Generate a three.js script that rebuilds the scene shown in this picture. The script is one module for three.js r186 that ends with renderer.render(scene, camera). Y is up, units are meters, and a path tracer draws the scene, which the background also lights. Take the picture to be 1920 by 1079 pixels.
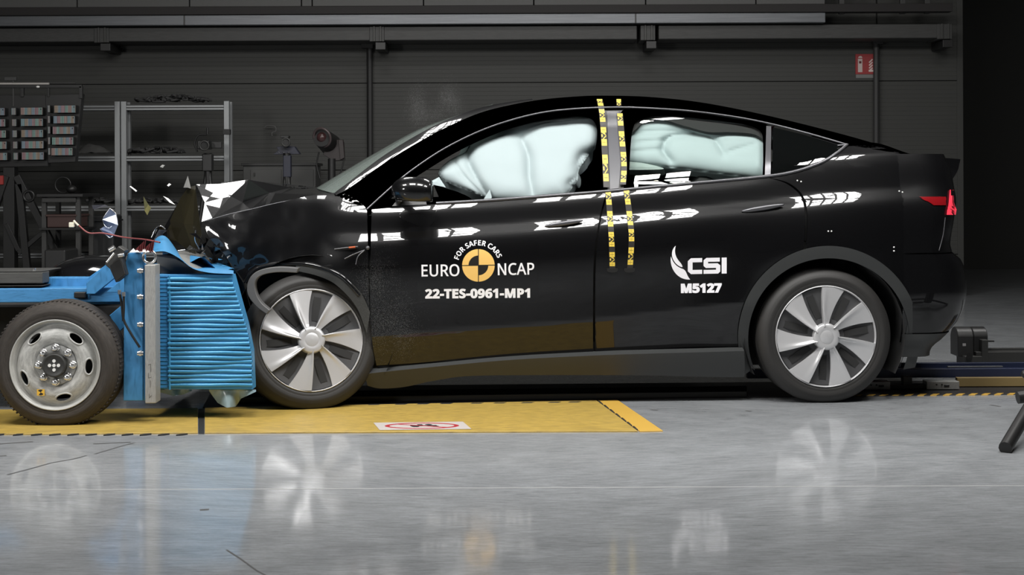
import * as THREE from 'three';
import { RoundedBoxGeometry } from 'three/addons/geometries/RoundedBoxGeometry.js';
import { mergeGeometries } from 'three/addons/utils/BufferGeometryUtils.js';
import { RectAreaLightUniformsLib } from 'three/addons/lights/RectAreaLightUniformsLib.js';
import { Brush, Evaluator, SUBTRACTION } from 'three-bvh-csg';
import { createNoise3D } from 'simplex-noise';

// ---------------------------------------------------------------- camera
const scene = new THREE.Scene();
const FOC = 2600, EYE = 1.127, CAMZ = 7.2, PPX = 960, PPY = 350, ROLL = THREE.MathUtils.degToRad(0.25);
const camera = new THREE.PerspectiveCamera(2 * Math.atan(539.5 / FOC) * 180 / Math.PI, 1920 / 1079, 0.1, 100);
camera.position.set(0, EYE, CAMZ);
camera.rotation.z = -ROLL;
camera.setViewOffset(1920, 1079, 0, 539.5 - PPY, 1920, 1079);
camera.updateProjectionMatrix();
scene.background = new THREE.Color(0x000000);

const renderer = new THREE.WebGLRenderer();
renderer.toneMapping = THREE.LinearToneMapping;
renderer.toneMappingExposure = 1.0;
renderer.shadowMap.enabled = true;
RectAreaLightUniformsLib.init();

// ceiling-hung light banks: [x, y, z] of each bank's centre (they are built further down)
// [x, y, z, aim z, side of the visor, radiance, columns, label]
const BANKS = [
  [-2.9, 4.1, 1.9, 0.2, -1, 46, 5, 'leftmost ceiling light bank above the trolley'], [-0.85, 4.1, 1.9, 0.2, -1, 46, 5, 'second ceiling light bank from the left'], [0.75, 4.1, 1.9, 0.2, -1, 46, 5, 'third ceiling light bank from the left'], [2.6, 4.1, 1.9, 0.2, -1, 46, 5, 'ceiling light bank above the car tail'],
  [-1.4, 4.6, -2.7, -1.9, 1, 30, 5, 'ceiling light bank behind the crushed bonnet'], [1.2, 4.6, -2.7, -1.9, 1, 30, 5, 'ceiling light bank behind the car roof'], [3.7, 4.5, -1.3, -0.9, 1, 30, 5, 'ceiling light bank behind the car tail'],
];
// one flood on a stand left of the camera: x, y, z, size, radiance
const FLOOD = [-5.2, 2.3, 4.6, 0.9, 33];

// ---------------------------------------------------------------- helpers
let seed = 7;
const rnd = () => { seed = (seed * 1664525 + 1013904223) >>> 0; return seed / 4294967296; };
const rr = (a, b) => a + (b - a) * rnd();
const noise3 = createNoise3D(rnd);
const V = (x, y, z) => new THREE.Vector3(x, y, z);
const D2R = Math.PI / 180;
const lerp = (a, b, t) => a + (b - a) * t;
function ray(px, py) {                     // direction (per metre of depth) through a point of the photograph
  const dx = px - PPX, dy = PPY - py, c = Math.cos(ROLL), s = Math.sin(ROLL);
  return [(dx * c + dy * s) / FOC, (-dx * s + dy * c) / FOC];
}
const W = (px, py, d) => { const r = ray(px, py); return V(r[0] * d, EYE + r[1] * d, CAMZ - d); };
const G = (px, py) => { const r = ray(px, py); return W(px, py, -EYE / r[1]); };   // point on the floor
const X = (px, d) => (px - PPX) * d / FOC, Y = (py, d) => EYE - (py - PPY) * d / FOC;

const used = {};
function numbered(n) { used[n] = (used[n] ?? -1) + 1; return used[n] ? n + '_' + String(used[n]).padStart(3, '0') : n; }
const baseOf = new WeakMap();
function thing(name, label, category, at = V(0, 0, 0), group) {
  const o = new THREE.Group(); o.name = numbered(name); o.position.copy(at); scene.add(o);
  o.userData = { label, category }; if (group) o.userData.group = group;
  baseOf.set(o, at.clone()); return o;
}
function structure(name, geo, mat) {
  const m = new THREE.Mesh(geo, mat); m.name = name; m.userData.kind = 'structure'; m.castShadow = m.receiveShadow = true; scene.add(m); baseOf.set(m, V(0, 0, 0)); return m;
}
function part(parent, name, geo, mat, label) {      // geometry is given in world metres
  if (Array.isArray(geo)) geo = merge(geo);
  const b = baseOf.get(parent); geo = geo.clone().translate(-b.x, -b.y, -b.z);
  const m = new THREE.Mesh(geo, mat); m.name = name; m.castShadow = m.receiveShadow = true; parent.add(m); baseOf.set(m, b);
  if (label) m.userData.label = label;
  return m;
}
function single(name, geo, mat, label, category, group, kind) {   // a thing that is one mesh
  if (Array.isArray(geo)) geo = merge(geo);
  geo.computeBoundingBox(); const c = geo.boundingBox.getCenter(V()); c.y = geo.boundingBox.min.y;
  const m = new THREE.Mesh(geo.translate(-c.x, -c.y, -c.z), mat); m.name = numbered(name); m.position.copy(c); m.castShadow = m.receiveShadow = true;
  m.userData = { label, category }; if (group) m.userData.group = group; if (kind) m.userData.kind = kind;
  scene.add(m); baseOf.set(m, c); return m;
}
function merge(list) {
  return mergeGeometries(list.map((g) => {
    g = g.index ? g.toNonIndexed() : g; const o = new THREE.BufferGeometry();
    o.setAttribute('position', g.attributes.position); if (!g.attributes.normal) g.computeVertexNormals(); o.setAttribute('normal', g.attributes.normal);
    o.setAttribute('uv', g.attributes.uv ?? new THREE.BufferAttribute(new Float32Array(g.attributes.position.count * 2), 2)); return o;
  }));
}
const box = (w, h, d, x, y, z, r = 0.004) => new RoundedBoxGeometry(w, h, d, 1, Math.min(r, w / 2.1, h / 2.1, d / 2.1)).translate(x, y, z);
const span = (a, b, r) => box(Math.abs(b.x - a.x), Math.abs(b.y - a.y), Math.abs(b.z - a.z), (a.x + b.x) / 2, (a.y + b.y) / 2, (a.z + b.z) / 2, r);
function aim(g, a, b) {                    // lay geometry built along +y between two points
  const d = b.clone().sub(a), l = d.length();
  return g.applyQuaternion(new THREE.Quaternion().setFromUnitVectors(V(0, 1, 0), d.divideScalar(l))).translate(a.x, a.y, a.z);
}
const rod = (a, b, r, r2 = r, n = 12) => { const l = a.distanceTo(b); return aim(new THREE.CylinderGeometry(r2, r, l, n).translate(0, l / 2, 0), a, b); };
const bar = (a, b, w, t) => { const l = a.distanceTo(b); return aim(box(w, l, t, 0, l / 2, 0, 0.003), a, b); };
const tube = (pts, r, n = 8, seg = 0) => new THREE.TubeGeometry(new THREE.CatmullRomCurve3(pts), seg || pts.length * 6, r, n);
// profile (list of [x, y]) cut from a plate of thickness t, lying in the plane z = z0 .. z0 - t
function plate(pts, z0, t, bevel = 0.003) {
  const s = new THREE.Shape(pts.map((p) => new THREE.Vector2(p[0], p[1])));
  return new THREE.ExtrudeGeometry(s, { depth: t - 2 * bevel, bevelEnabled: true, bevelThickness: bevel, bevelSize: bevel, bevelOffset: -bevel, bevelSegments: 1, curveSegments: 12 }).translate(0, 0, z0 - t + bevel);
}
const plateAt = (pix, d, t, bevel) => plate(pix.map(([a, b]) => { const p = W(a, b, d); return [p.x, p.y]; }), CAMZ - d, t, bevel);

// smooth path: points are [x, y] or [x, y, 1] for a sharp corner
function path(pts, closed = true, sub = 8) {
  const n = pts.length, out = [];
  const at = (i) => pts[closed ? (i + n) % n : Math.max(0, Math.min(n - 1, i))];
  for (let i = 0; i < (closed ? n : n - 1); i++) {
    const p1 = at(i), p2 = at(i + 1), p0 = p1[2] ? p1 : at(i - 1), p3 = p2[2] ? p2 : at(i + 2);
    for (let k = 0; k < sub; k++) {
      const t = k / sub, q = (j) => 0.5 * (2 * p1[j] + (p2[j] - p0[j]) * t + (2 * p0[j] - 5 * p1[j] + 4 * p2[j] - p3[j]) * t * t + (3 * p1[j] - p0[j] - 3 * p2[j] + p3[j]) * t * t * t);
      out.push([q(0), q(1)]);
    }
  }
  if (!closed) out.push([pts[n - 1][0], pts[n - 1][1]]);
  return out;
}
function clipCell(poly, x0, x1, y0, y1) {
  let p = poly;
  for (const [ax, lim, sg] of [[0, x0, 1], [0, x1, -1], [1, y0, 1], [1, y1, -1]]) {
    const o = [];
    for (let i = 0; i < p.length; i++) {
      const a = p[i], b = p[(i + 1) % p.length], da = (a[ax] - lim) * sg, db = (b[ax] - lim) * sg;
      if (da >= 0) o.push(a);
      if ((da >= 0) !== (db >= 0)) { const t = da / (da - db); o.push([a[0] + (b[0] - a[0]) * t, a[1] + (b[1] - a[1]) * t]); }
    }
    p = o; if (p.length < 3) return null;
  }
  return p;
}
// a sheet with a given outline, bent over a surface: map(u, v) -> [point, normal]; skirt = depth of its folded-in edge
function patch(poly, cell, map, skirt = 0.012, uvOf = (u, v) => [u, v]) {
  const pos = [], nor = [], uv = [];
  const xs = poly.map((p) => p[0]), ys = poly.map((p) => p[1]);
  const area = poly.reduce((s, p, i) => { const q = poly[(i + 1) % poly.length]; return s + p[0] * q[1] - q[0] * p[1]; }, 0);
  if (area < 0) poly = poly.slice().reverse();
  const cache = new Map();
  const m = (u, v) => { const k = u.toFixed(5) + ',' + v.toFixed(5); let r = cache.get(k); if (!r) cache.set(k, r = map(u, v)); return r; };
  const put = (q) => { const [p, n] = m(q[0], q[1]); pos.push(p.x, p.y, p.z); nor.push(n.x, n.y, n.z); uv.push(...uvOf(q[0], q[1])); };
  const minx = Math.floor(Math.min(...xs) / cell), maxx = Math.ceil(Math.max(...xs) / cell), miny = Math.floor(Math.min(...ys) / cell), maxy = Math.ceil(Math.max(...ys) / cell);
  for (let i = minx; i < maxx; i++) for (let j = miny; j < maxy; j++) {
    const c = clipCell(poly, i * cell, (i + 1) * cell, j * cell, (j + 1) * cell); if (!c) continue;
    const tri = c.length === 4 ? [[0, 1, 2], [0, 2, 3]] : THREE.ShapeUtils.triangulateShape(c.map((p) => new THREE.Vector2(p[0], p[1])), []);
    for (const t of tri) for (const k of t) put(c[k]);
  }
  if (skirt) for (let i = 0; i < poly.length; i++) {
    const a = poly[i], b = poly[(i + 1) % poly.length], A = m(a[0], a[1]), B = m(b[0], b[1]);
    const A2 = A[0].clone().addScaledVector(A[1], -skirt), B2 = B[0].clone().addScaledVector(B[1], -skirt);
    const n = B[0].clone().sub(A[0]).cross(A[1]).normalize();
    for (const p of [A[0], A2, B2, A[0], B2, B[0]]) { pos.push(p.x, p.y, p.z); nor.push(n.x, n.y, n.z); uv.push(...uvOf(a[0], a[1])); }
  }
  const g = new THREE.BufferGeometry();
  g.setAttribute('position', new THREE.Float32BufferAttribute(pos, 3)); g.setAttribute('normal', new THREE.Float32BufferAttribute(nor, 3)); g.setAttribute('uv', new THREE.Float32BufferAttribute(uv, 2));
  return g;
}
// grid surface p(u, v), u and v in 0..1, smooth normals
function surf(p, nu, nv) {
  const pos = [], uv = [], idx = [];
  for (let i = 0; i <= nu; i++) for (let j = 0; j <= nv; j++) { const q = p(i / nu, j / nv); pos.push(q.x, q.y, q.z); uv.push(i / nu, j / nv); }
  for (let i = 0; i < nu; i++) for (let j = 0; j < nv; j++) { const a = i * (nv + 1) + j, b = a + nv + 1; idx.push(a, b, b + 1, a, b + 1, a + 1); }
  const g = new THREE.BufferGeometry(); g.setAttribute('position', new THREE.Float32BufferAttribute(pos, 3)); g.setAttribute('uv', new THREE.Float32BufferAttribute(uv, 2));
  g.setIndex(idx); g.computeVertexNormals(); return g;
}
// folded sheet from corner points and triangles, with thickness
function facets(pts, tris, t = 0.004) {
  const pos = [];
  const c = pts.reduce((s, p) => s.add(p), V()).divideScalar(pts.length);
  const back = pts.map((p) => p.clone().add(V(0, 0, -t)));
  for (const [a, b, d] of tris) { pos.push(pts[a], pts[b], pts[d], back[a], back[d], back[b]); }
  const edge = new Map();
  for (const f of tris) for (let k = 0; k < 3; k++) { const a = f[k], b = f[(k + 1) % 3], key = Math.min(a, b) + '_' + Math.max(a, b); edge.set(key, edge.has(key) ? null : [a, b]); }
  for (const e of edge.values()) if (e) { const [a, b] = e; pos.push(pts[a], back[a], back[b], pts[a], back[b], pts[b]); }
  const g = new THREE.BufferGeometry(); g.setAttribute('position', new THREE.Float32BufferAttribute(pos.flatMap((p) => [p.x, p.y, p.z]), 3));
  g.setAttribute('uv', new THREE.Float32BufferAttribute(new Float32Array(pos.length * 2), 2)); g.computeVertexNormals(); return g;
}

// ---------------------------------------------------------------- materials
const lin = (r, g, b) => new THREE.Color().setRGB(r, g, b);
const srgb = (r, g, b) => new THREE.Color(r / 255, g / 255, b / 255).convertSRGBToLinear();
function noiseTex(w, h, fn, srgbSpace = true) {
  const d = new Uint8Array(w * h * 4);
  for (let j = 0; j < h; j++) for (let i = 0; i < w; i++) { const c = fn(i / w, j / h); const k = (j * w + i) * 4; d[k] = c[0]; d[k + 1] = c[1]; d[k + 2] = c[2]; d[k + 3] = 255; }
  const t = new THREE.DataTexture(d, w, h); t.wrapS = t.wrapT = THREE.RepeatWrapping; t.magFilter = THREE.LinearFilter; t.minFilter = THREE.LinearFilter; if (srgbSpace) t.colorSpace = THREE.SRGBColorSpace; t.needsUpdate = true; return t;
}
function canvasTex(w, h, draw) {
  const c = document.createElement('canvas'); c.width = w; c.height = h; const x = c.getContext('2d'); draw(x, w, h);
  const t = new THREE.CanvasTexture(c); t.colorSpace = THREE.SRGBColorSpace; t.magFilter = THREE.LinearFilter; return t;
}
const std = (color, roughness = 0.6, metalness = 0, more = {}) => new THREE.MeshStandardMaterial({ color, roughness, metalness, side: THREE.DoubleSide, ...more });
const phys = (o) => new THREE.MeshPhysicalMaterial({ side: THREE.DoubleSide, ...o });
const tile = (fx, fy, x, y, z = 0) => {   // seamless noise on a unit tile
  const a = x * 2 * Math.PI, b = y * 2 * Math.PI; return noise3(Math.cos(a) * fx + Math.sin(b) * fy * 0.7, Math.sin(a) * fx + z, Math.cos(b) * fy + 3 * z);
};
const steelTex = noiseTex(256, 256, (u, v) => { const n = tile(3, 3, u, v) * 18 + tile(14, 14, u, v, 4) * 14; const c = 205 + n; return [c, c, c]; });
const M = {
  paint: phys({ color: lin(0.0035, 0.0035, 0.004), roughness: 0.35, clearcoat: 1, clearcoatRoughness: 0.012, specularIntensity: 0.25 }),
  cladding: std(lin(0.035, 0.037, 0.037), 0.5),
  rubberTrim: std(lin(0.012, 0.012, 0.012), 0.45),
  inner: std(lin(0.022, 0.022, 0.022), 0.9),
  pillarGrey: std(lin(0.075, 0.075, 0.085), 0.4),
  looseTrim: std(lin(0.11, 0.11, 0.11), 0.45),
  satin: std(lin(0.14, 0.14, 0.15), 0.34, 0.7),
  glass: phys({ color: lin(0.93, 0.97, 0.95), roughness: 0.0, transmission: 1, thickness: 0, ior: 1.5 }),
  tint: phys({ color: lin(0.003, 0.0035, 0.0035), roughness: 0.02, clearcoat: 1, clearcoatRoughness: 0.01 }),
  screen: phys({ color: lin(0.42, 0.5, 0.46), roughness: 0.04, transmission: 0.62, thickness: 0, ior: 1.5 }),
  airbag: std(lin(0.36, 0.43, 0.44), 0.8),
  airbagSeam: std(lin(0.36, 0.5, 0.5), 0.8),
  tyre: std(lin(0.022, 0.021, 0.02), 0.6),
  dustyTyre: std(lin(0.05, 0.043, 0.037), 0.72, 0, { map: noiseTex(256, 256, (u, v) => { const c = 215 + tile(6, 6, u, v) * 26 + tile(22, 22, u, v, 2) * 14; return [c, c * 0.985, c * 0.97]; }) }),
  blade: std(lin(0.6, 0.6, 0.61), 0.34, 0.4),
  wheelDark: std(lin(0.055, 0.055, 0.057), 0.5),
  wheelVoid: std(lin(0.016, 0.016, 0.016), 0.8),
  steelWheel: std(lin(0.68, 0.68, 0.65), 0.36, 0.0, { map: steelTex }),
  chrome: std(lin(0.72, 0.72, 0.72), 0.22, 0.9),
  aluminium: std(lin(0.56, 0.56, 0.54), 0.42, 0.2, { map: steelTex }),
  profile: std(lin(0.25, 0.26, 0.265), 0.4, 0.3),
  blue: std(srgb(70, 142, 198), 0.42, 0, { map: noiseTex(256, 256, (u, v) => { const n = tile(4, 3, u, v); const s = Math.max(0, tile(9, 2, u, v, 5) - 0.35) * 60; const c = 236 + n * 14 - s; return [c - s * 0.4, c, c]; }) }),
  honey: std(srgb(66, 143, 188), 0.28, 0.1),
  honeyFlat: std(srgb(58, 134, 184), 0.45, 0.0),
  blueSheet: std(srgb(66, 136, 184), 0.45, 0, {}),
  film: phys({ color: lin(0.35, 0.47, 0.5), roughness: 0.25, transmission: 0.45, thickness: 0 }),
  blackPlastic: std(lin(0.01, 0.01, 0.01), 0.45),
  glossBlack: phys({ color: lin(0.006, 0.006, 0.007), roughness: 0.12, clearcoat: 1, clearcoatRoughness: 0.05 }),
  darkSteel: std(lin(0.05, 0.05, 0.048), 0.5, 0.4),
  deck: std(lin(0.13, 0.13, 0.125), 0.5, 0.3, { map: steelTex }),
  silver: std(lin(0.7, 0.7, 0.72), 0.16, 0.95),
  white: std(lin(0.8, 0.8, 0.78), 0.5),
  red: std(srgb(150, 45, 42), 0.5),
  brownInner: phys({ color: lin(0.02, 0.017, 0.008), roughness: 0.28, clearcoat: 0.6, clearcoatRoughness: 0.15 }),
  navy: std(srgb(36, 44, 70), 0.4),
  wire: std(srgb(138, 72, 70), 0.5),
  galvanised: std(lin(0.2, 0.21, 0.225), 0.4, 0.5, { map: steelTex }),
  trunking: std(lin(0.07, 0.07, 0.068), 0.55, 0.1, { map: steelTex }),
};

// ---------------------------------------------------------------- room
const WALLD = 14, WZ = CAMZ - WALLD;
{
  const floorTex = noiseTex(1024, 1024, (u, v) => {
    const n = tile(2.2, 3, u, v) * 9 + tile(5, 26, u, v, 2) * 9 + tile(12, 70, u, v, 7) * 7 + tile(40, 40, u, v, 9) * 4;
    const sc = Math.max(0, tile(4, 60, u, v, 11) - 0.55) * -70;
    const c = 200 + n + sc; return [c * 0.975, c * 0.99, c];
  });
  const floorRough = noiseTex(512, 512, (u, v) => { const c = 128 + tile(3, 12, u, v, 3) * 45 + tile(10, 50, u, v, 5) * 35; return [c, c, c]; }, false);
  for (const t of [floorTex, floorRough]) t.repeat.set(0.25, 0.25);
  const floorMat = phys({ color: lin(0.53, 0.535, 0.545), map: floorTex, roughness: 0.2, roughnessMap: floorRough, ior: 1.5 });
  const fl = new THREE.BoxGeometry(24, 0.3, 24).translate(0, -0.15, 0);
  { const p = fl.attributes.position, uv = fl.attributes.uv; for (let i = 0; i < p.count; i++) uv.setXY(i, p.getX(i), p.getZ(i)); }
  const floor = structure('floor', fl, floorMat);
  const jointMat = std(lin(0.08, 0.08, 0.08), 0.7);
  const joint = (pts, w) => { for (let i = 0; i + 1 < pts.length; i++) { const a = G(...pts[i]), b = G(...pts[i + 1]); const d = b.clone().sub(a).normalize(), s = V(-d.z, 0, d.x).multiplyScalar(w / 2); const up = V(0, 0.0008, 0);
      const q = [a.clone().add(s), b.clone().add(s), b.clone().sub(s), a.clone().sub(s)].map((p) => p.add(up)); const g = new THREE.BufferGeometry().setFromPoints([q[0], q[1], q[2], q[0], q[2], q[3]]); g.computeVertexNormals(); part(floor, 'floor_crack', g, jointMat); } };
  joint([[14, 891], [60, 879], [95, 869], [140, 861], [162, 855]], 0.012); joint([[178, 852], [205, 844], [232, 836], [252, 831]], 0.012);
  const jm2 = std(lin(0.5, 0.5, 0.5), 0.4);
  const a = G(-60, 920), b = G(2000, 911);
  part(floor, 'floor_joint', bar(a.clone().setY(0.0004), b.clone().setY(0.0004), 0.0008, 0.006), jm2);
  joint([[425, 1032], [450, 1048], [480, 1070], [520, 1092]], 0.006);
  for (const q of [[[0, 833], [62, 829]], [[175, 833], [245, 830]], [[0, 856], [12, 855]], [[375, 957], [392, 956]], [[1220, 769], [1233, 770]], [[1857, 760], [1876, 763]], [[1398, 771], [1409, 772]]]) joint(q, 0.02);

  // back wall of ribbed sandwich panels
  const xr = X(1797, WALLD), wallMat = std(lin(0.037, 0.0375, 0.0345), 0.65);
  const wall = structure('wall_back', new THREE.BoxGeometry(xr + 9, 7.2, 0.3).translate((xr - 9) / 2, 3.6, WZ - 0.15 - 0.03), std(lin(0.02, 0.02, 0.02), 0.8));
  // each panel: a box with shallow horizontal ribs
  const ribPanel = (x0, x1, y0, y1) => {
    const s = new THREE.Shape(); const n = Math.round((y1 - y0 - 0.008) / 0.044), h = (y1 - y0 - 0.008) / n; s.moveTo(-0.03, y0 + 0.004);
    for (let k = 0; k < n; k++) { const y = y0 + 0.004 + k * h; s.lineTo(-0.0014, y); s.lineTo(0, y + 0.006); s.lineTo(0, y + h - 0.006); s.lineTo(-0.0014, y + h); }
    s.lineTo(-0.03, y1 - 0.004); s.closePath();
    return new THREE.ExtrudeGeometry(s, { depth: x1 - x0, bevelEnabled: false }).rotateY(-Math.PI / 2).translate(x1, 0, 0).applyMatrix4(new THREE.Matrix4().makeScale(1, 1, 1));
  };
  const cols = [-9, X(-300, WALLD), X(690, WALLD), X(1645, WALLD), xr];
  const yTop = Y(155, WALLD), ph = 163 * WALLD / FOC;
  for (let c = 0; c < 4; c++) for (let k = -2; k < 5; k++) {
    const y0 = Math.max(0.002, yTop + (k - 1) * ph), y1 = Math.min(7.1, yTop + k * ph); if (y1 - y0 < 0.1) continue;
    const g = ribPanel(cols[c] + 0.008, cols[c + 1] - 0.008, y0, y1);
    // turn profile so that the ribs face the camera
    g.computeBoundingBox(); part(wall, 'wall_panel', toFront(g, WZ), wallMat);
  }
  function toFront(g, z) { // after rotateY(-90) the profile's +x faces +z
    g.computeBoundingBox(); return g.translate(0, 0, z - g.boundingBox.max.z); }
  part(wall, 'corner_post', span(V(xr - 0.01, 0, WZ + 0.01), V(xr + 0.05, 7.1, WZ - 0.3)), wallMat);
  structure('wall_recess', new THREE.BoxGeometry(7, 7.2, 0.3).translate(8.5, 3.6, -11.4), wallMat);
  structure('wall_return', new THREE.BoxGeometry(0.3, 7.2, 4.6).translate(xr - 0.15, 3.6, WZ - 2.6), wallMat);
  const plain = std(lin(0.1, 0.1, 0.1), 0.8), pale = std(lin(0.5, 0.5, 0.49), 0.8);
  structure('wall_left', new THREE.BoxGeometry(0.3, 7.2, 24).translate(-9.15, 3.6, 0.4), plain);
  structure('wall_right', new THREE.BoxGeometry(0.3, 7.2, 24).translate(12.0, 3.6, 0.4), plain);
  structure('wall_front', new THREE.BoxGeometry(21.5, 7.2, 0.3).translate(1.4, 3.6, 11.9), pale);
  structure('ceiling', new THREE.BoxGeometry(21.5, 0.3, 24).translate(1.4, 7.35, 0.4), std(lin(0.05, 0.05, 0.05), 0.9));
  // pipe down the wall and a slim one at the right
  single('wall_conduit', [rod(W(692, 83, WALLD - 0.12).setZ(WZ + 0.05), W(694, 560, WALLD - 0.12).setZ(WZ + 0.05), 0.028), box(0.12, 0.06, 0.08, X(690, 13.95), Y(84, 13.95), WZ + 0.05)], std(lin(0.02, 0.02, 0.02), 0.6), 'dark vertical conduit on the ribbed wall above the bonnet', 'conduit');
  single('wall_conduit', [rod(W(1644, 78, 13.93).setZ(WZ + 0.05), W(1644, 560, 13.93).setZ(WZ + 0.05), 0.03), box(0.1, 0.06, 0.08, X(1646, 13.95), Y(80, 13.95), WZ + 0.05)], std(lin(0.03, 0.03, 0.03), 0.6), 'slim grey conduit right of the red fire sign', 'conduit');
}
// overhead: cable trunking, galvanised ledge, pale panels above
{
  const d = 13.6, z = CAMZ - d;
  const t = thing('ledge_rail', 'bright galvanised rail running along the wall above the trunking', 'rail', V(0, Y(47, d), z));
  part(t, 'rail_face', span(V(-6, Y(47, d), z + 0.1), V(X(1545, d), Y(28, d), z), 0.006), M.galvanised);
  part(t, 'rail_cover', span(V(-6, Y(28, d), z + 0.13), V(X(1780, d), Y(13, d), z), 0.004), std(lin(0.012, 0.01, 0.01), 0.7));
  for (const p of [350, 1190]) part(t, 'rail_joint', span(V(X(p, d), Y(47, d), z + 0.103), V(X(p + 3, d), Y(29, d), z)), M.darkSteel);
  const c = thing('cable_trunking', 'long grey cable trunking hung on the back wall', 'trunking', V(0, Y(76, d), WZ));
  const edges = [-90, 184, 707, 1200, 1232, 1780];
  for (let i = 0; i + 1 < edges.length; i++) if (edges[i] !== 1200) part(c, 'trunking_section', span(V(X(edges[i] + 4, d), Y(75, d), z), V(X(edges[i + 1] - 4, d), Y(48, d), WZ + 0.02), 0.01), M.trunking);
  for (const p of [192, 708, 1216, 1772]) {
    const s = part(c, 'trunking_bracket', [span(V(X(p - 14, d), Y(77, d), z + 0.012), V(X(p + 14, d), Y(48.5, d), WZ + 0.03), 0.006)], M.trunking);
    part(s, 'bracket_rib', [span(V(X(p - 7, d), Y(77, d), z + 0.024), V(X(p - 3, d), Y(48, d), z)), span(V(X(p + 5, d), Y(77, d), z + 0.024), V(X(p + 9, d), Y(48, d), z))], M.darkSteel);
    part(s, 'bracket_foot', span(V(X(p - 3, d), Y(92, d), z), V(X(p + 16, d), Y(78, d), WZ + 0.02), 0.004), M.blackPlastic);
  }
  const pl = thing('ceiling_panel_row', 'row of pale cladding panels along the very top edge', 'panels', V(0, Y(14, d), z));
  const pale = std(lin(0.075, 0.075, 0.073), 0.6);
  const sx = [-60, 153, 362, 570, 590, 797, 1002, 1210, 1415, 1544];
  for (let i = 0; i + 1 < sx.length; i++) part(pl, 'cladding_panel', span(V(X(sx[i] + 1, d), Y(13, d), z + 0.12), V(X(sx[i + 1] - 1, d), Y(-90, d), z + 0.06), 0.004), pale);
  for (const p of [1578, 1692, 1738]) single('roof_hanger', span(V(X(p - 5, d), Y(30, d), z + 0.05), V(X(p + 5, d), Y(-80, d), z)), M.trunking, { 1578: 'dark roof hanger just right of the pale top panels', 1692: 'middle dark roof hanger above the right end of the trunking', 1738: 'rightmost dark roof hanger above the trunking end' }[p], 'hanger', 'roof hangers');
}
// red fire-equipment sign on the wall
{
  const p0 = W(1605, 139, 13.97), p1 = W(1643, 101, 13.97);
  const t = thing('fire_sign', 'square red fire equipment sign with white pictograms', 'sign', V((p0.x + p1.x) / 2, p0.y, p0.z));
  part(t, 'sign_plate', span(V(p0.x, p0.y, WZ + 0.012), V(p1.x, p1.y, WZ + 0.001), 0.002), M.red);
  const tex = canvasTex(256, 256, (c) => {
    c.fillStyle = '#8e2a2c'; c.fillRect(0, 0, 256, 256); c.strokeStyle = c.fillStyle = '#a89a96'; c.lineWidth = 6;
    c.fillStyle = '#b9aaa6'; c.fillRect(30, 60, 56, 170); c.beginPath(); c.arc(60, 50, 26, Math.PI, 0); c.fill(); c.fillStyle = '#5a1c1e'; c.fillRect(44, 90, 30, 30); c.fillStyle = '#8e2a2c'; c.fillRect(120, 0, 10, 256);
    c.strokeStyle = '#c9b9b4'; c.lineWidth = 16; for (let k = 0; k < 4; k++) { c.beginPath(); c.moveTo(170, 110 + k * 36); c.lineTo(215, 66 + k * 36); c.stroke(); }
    c.fillStyle = '#c9b9b4'; c.fillRect(165, 200, 60, 26);
  });
  part(t, 'sign_print', new THREE.PlaneGeometry(p1.x - p0.x, p1.y - p0.y).translate((p0.x + p1.x) / 2, (p0.y + p1.y) / 2, WZ + 0.0135), std(0xffffff, 0.5, 0, { map: tex }));
  part(t, 'sign_caption', span(V(p0.x + 0.005, Y(149, 13.97), WZ + 0.006), V(p1.x, Y(142, 13.97), WZ + 0.001), 0.001), std(lin(0.16, 0.16, 0.155), 0.6));
}
// light banks hung above and in front of the cars, out of the picture
BANKS.forEach(([x, y, z, tz, vis, rad, nc, label]) => {
  const at = V(x, y, z), t = thing('hanging_light_bank', label, 'light bank', at, 'ceiling light banks');
  t.lookAt(V(x * 0.96, 0.5, tz));      // local +z points at the test area
  const hw = 0.62, add = (name, g, m) => { const o = new THREE.Mesh(g, m); o.name = name; o.castShadow = o.receiveShadow = true; t.add(o); return o; };
  add('bank_frame', merge([box(2 * hw + 0.1, 0.05, 0.06, 0, 0.5, -0.03), box(2 * hw + 0.1, 0.05, 0.06, 0, -0.5, -0.03), box(0.05, 1, 0.06, -hw - 0.03, 0, -0.03), box(0.05, 1, 0.06, hw + 0.03, 0, -0.03)]), M.darkSteel);
  add('visor', merge([box(2 * hw + 0.1, 0.012, 0.5, 0, 0.53 * vis, 0.2)]), M.blackPlastic);
  const glow = std(lin(0.2, 0.2, 0.2), 0.5, 0, { emissive: lin(1, 1, 1), emissiveIntensity: 3 });
  for (let c = 0; c < 5; c++) for (let r = 0; r < 3; r++) {
    const lx = (c - 2) * 0.24, ly = (r - 1) * 0.31, body = add('lamp_housing', box(0.2, 0.25, 0.07, lx, ly, -0.045), M.blackPlastic);
    const gl = new THREE.Mesh(box(0.19, 0.23, 0.006, lx, ly, -0.005, 0.002), glow); gl.name = 'lamp_face'; body.add(gl);
    const L = new THREE.RectAreaLight(0xfffdfa, rad, 0.19, 0.23); L.position.set(lx, ly, 0.004); L.rotation.y = Math.PI; L.name = 'lamp_light'; t.add(L);
  }
});

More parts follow.
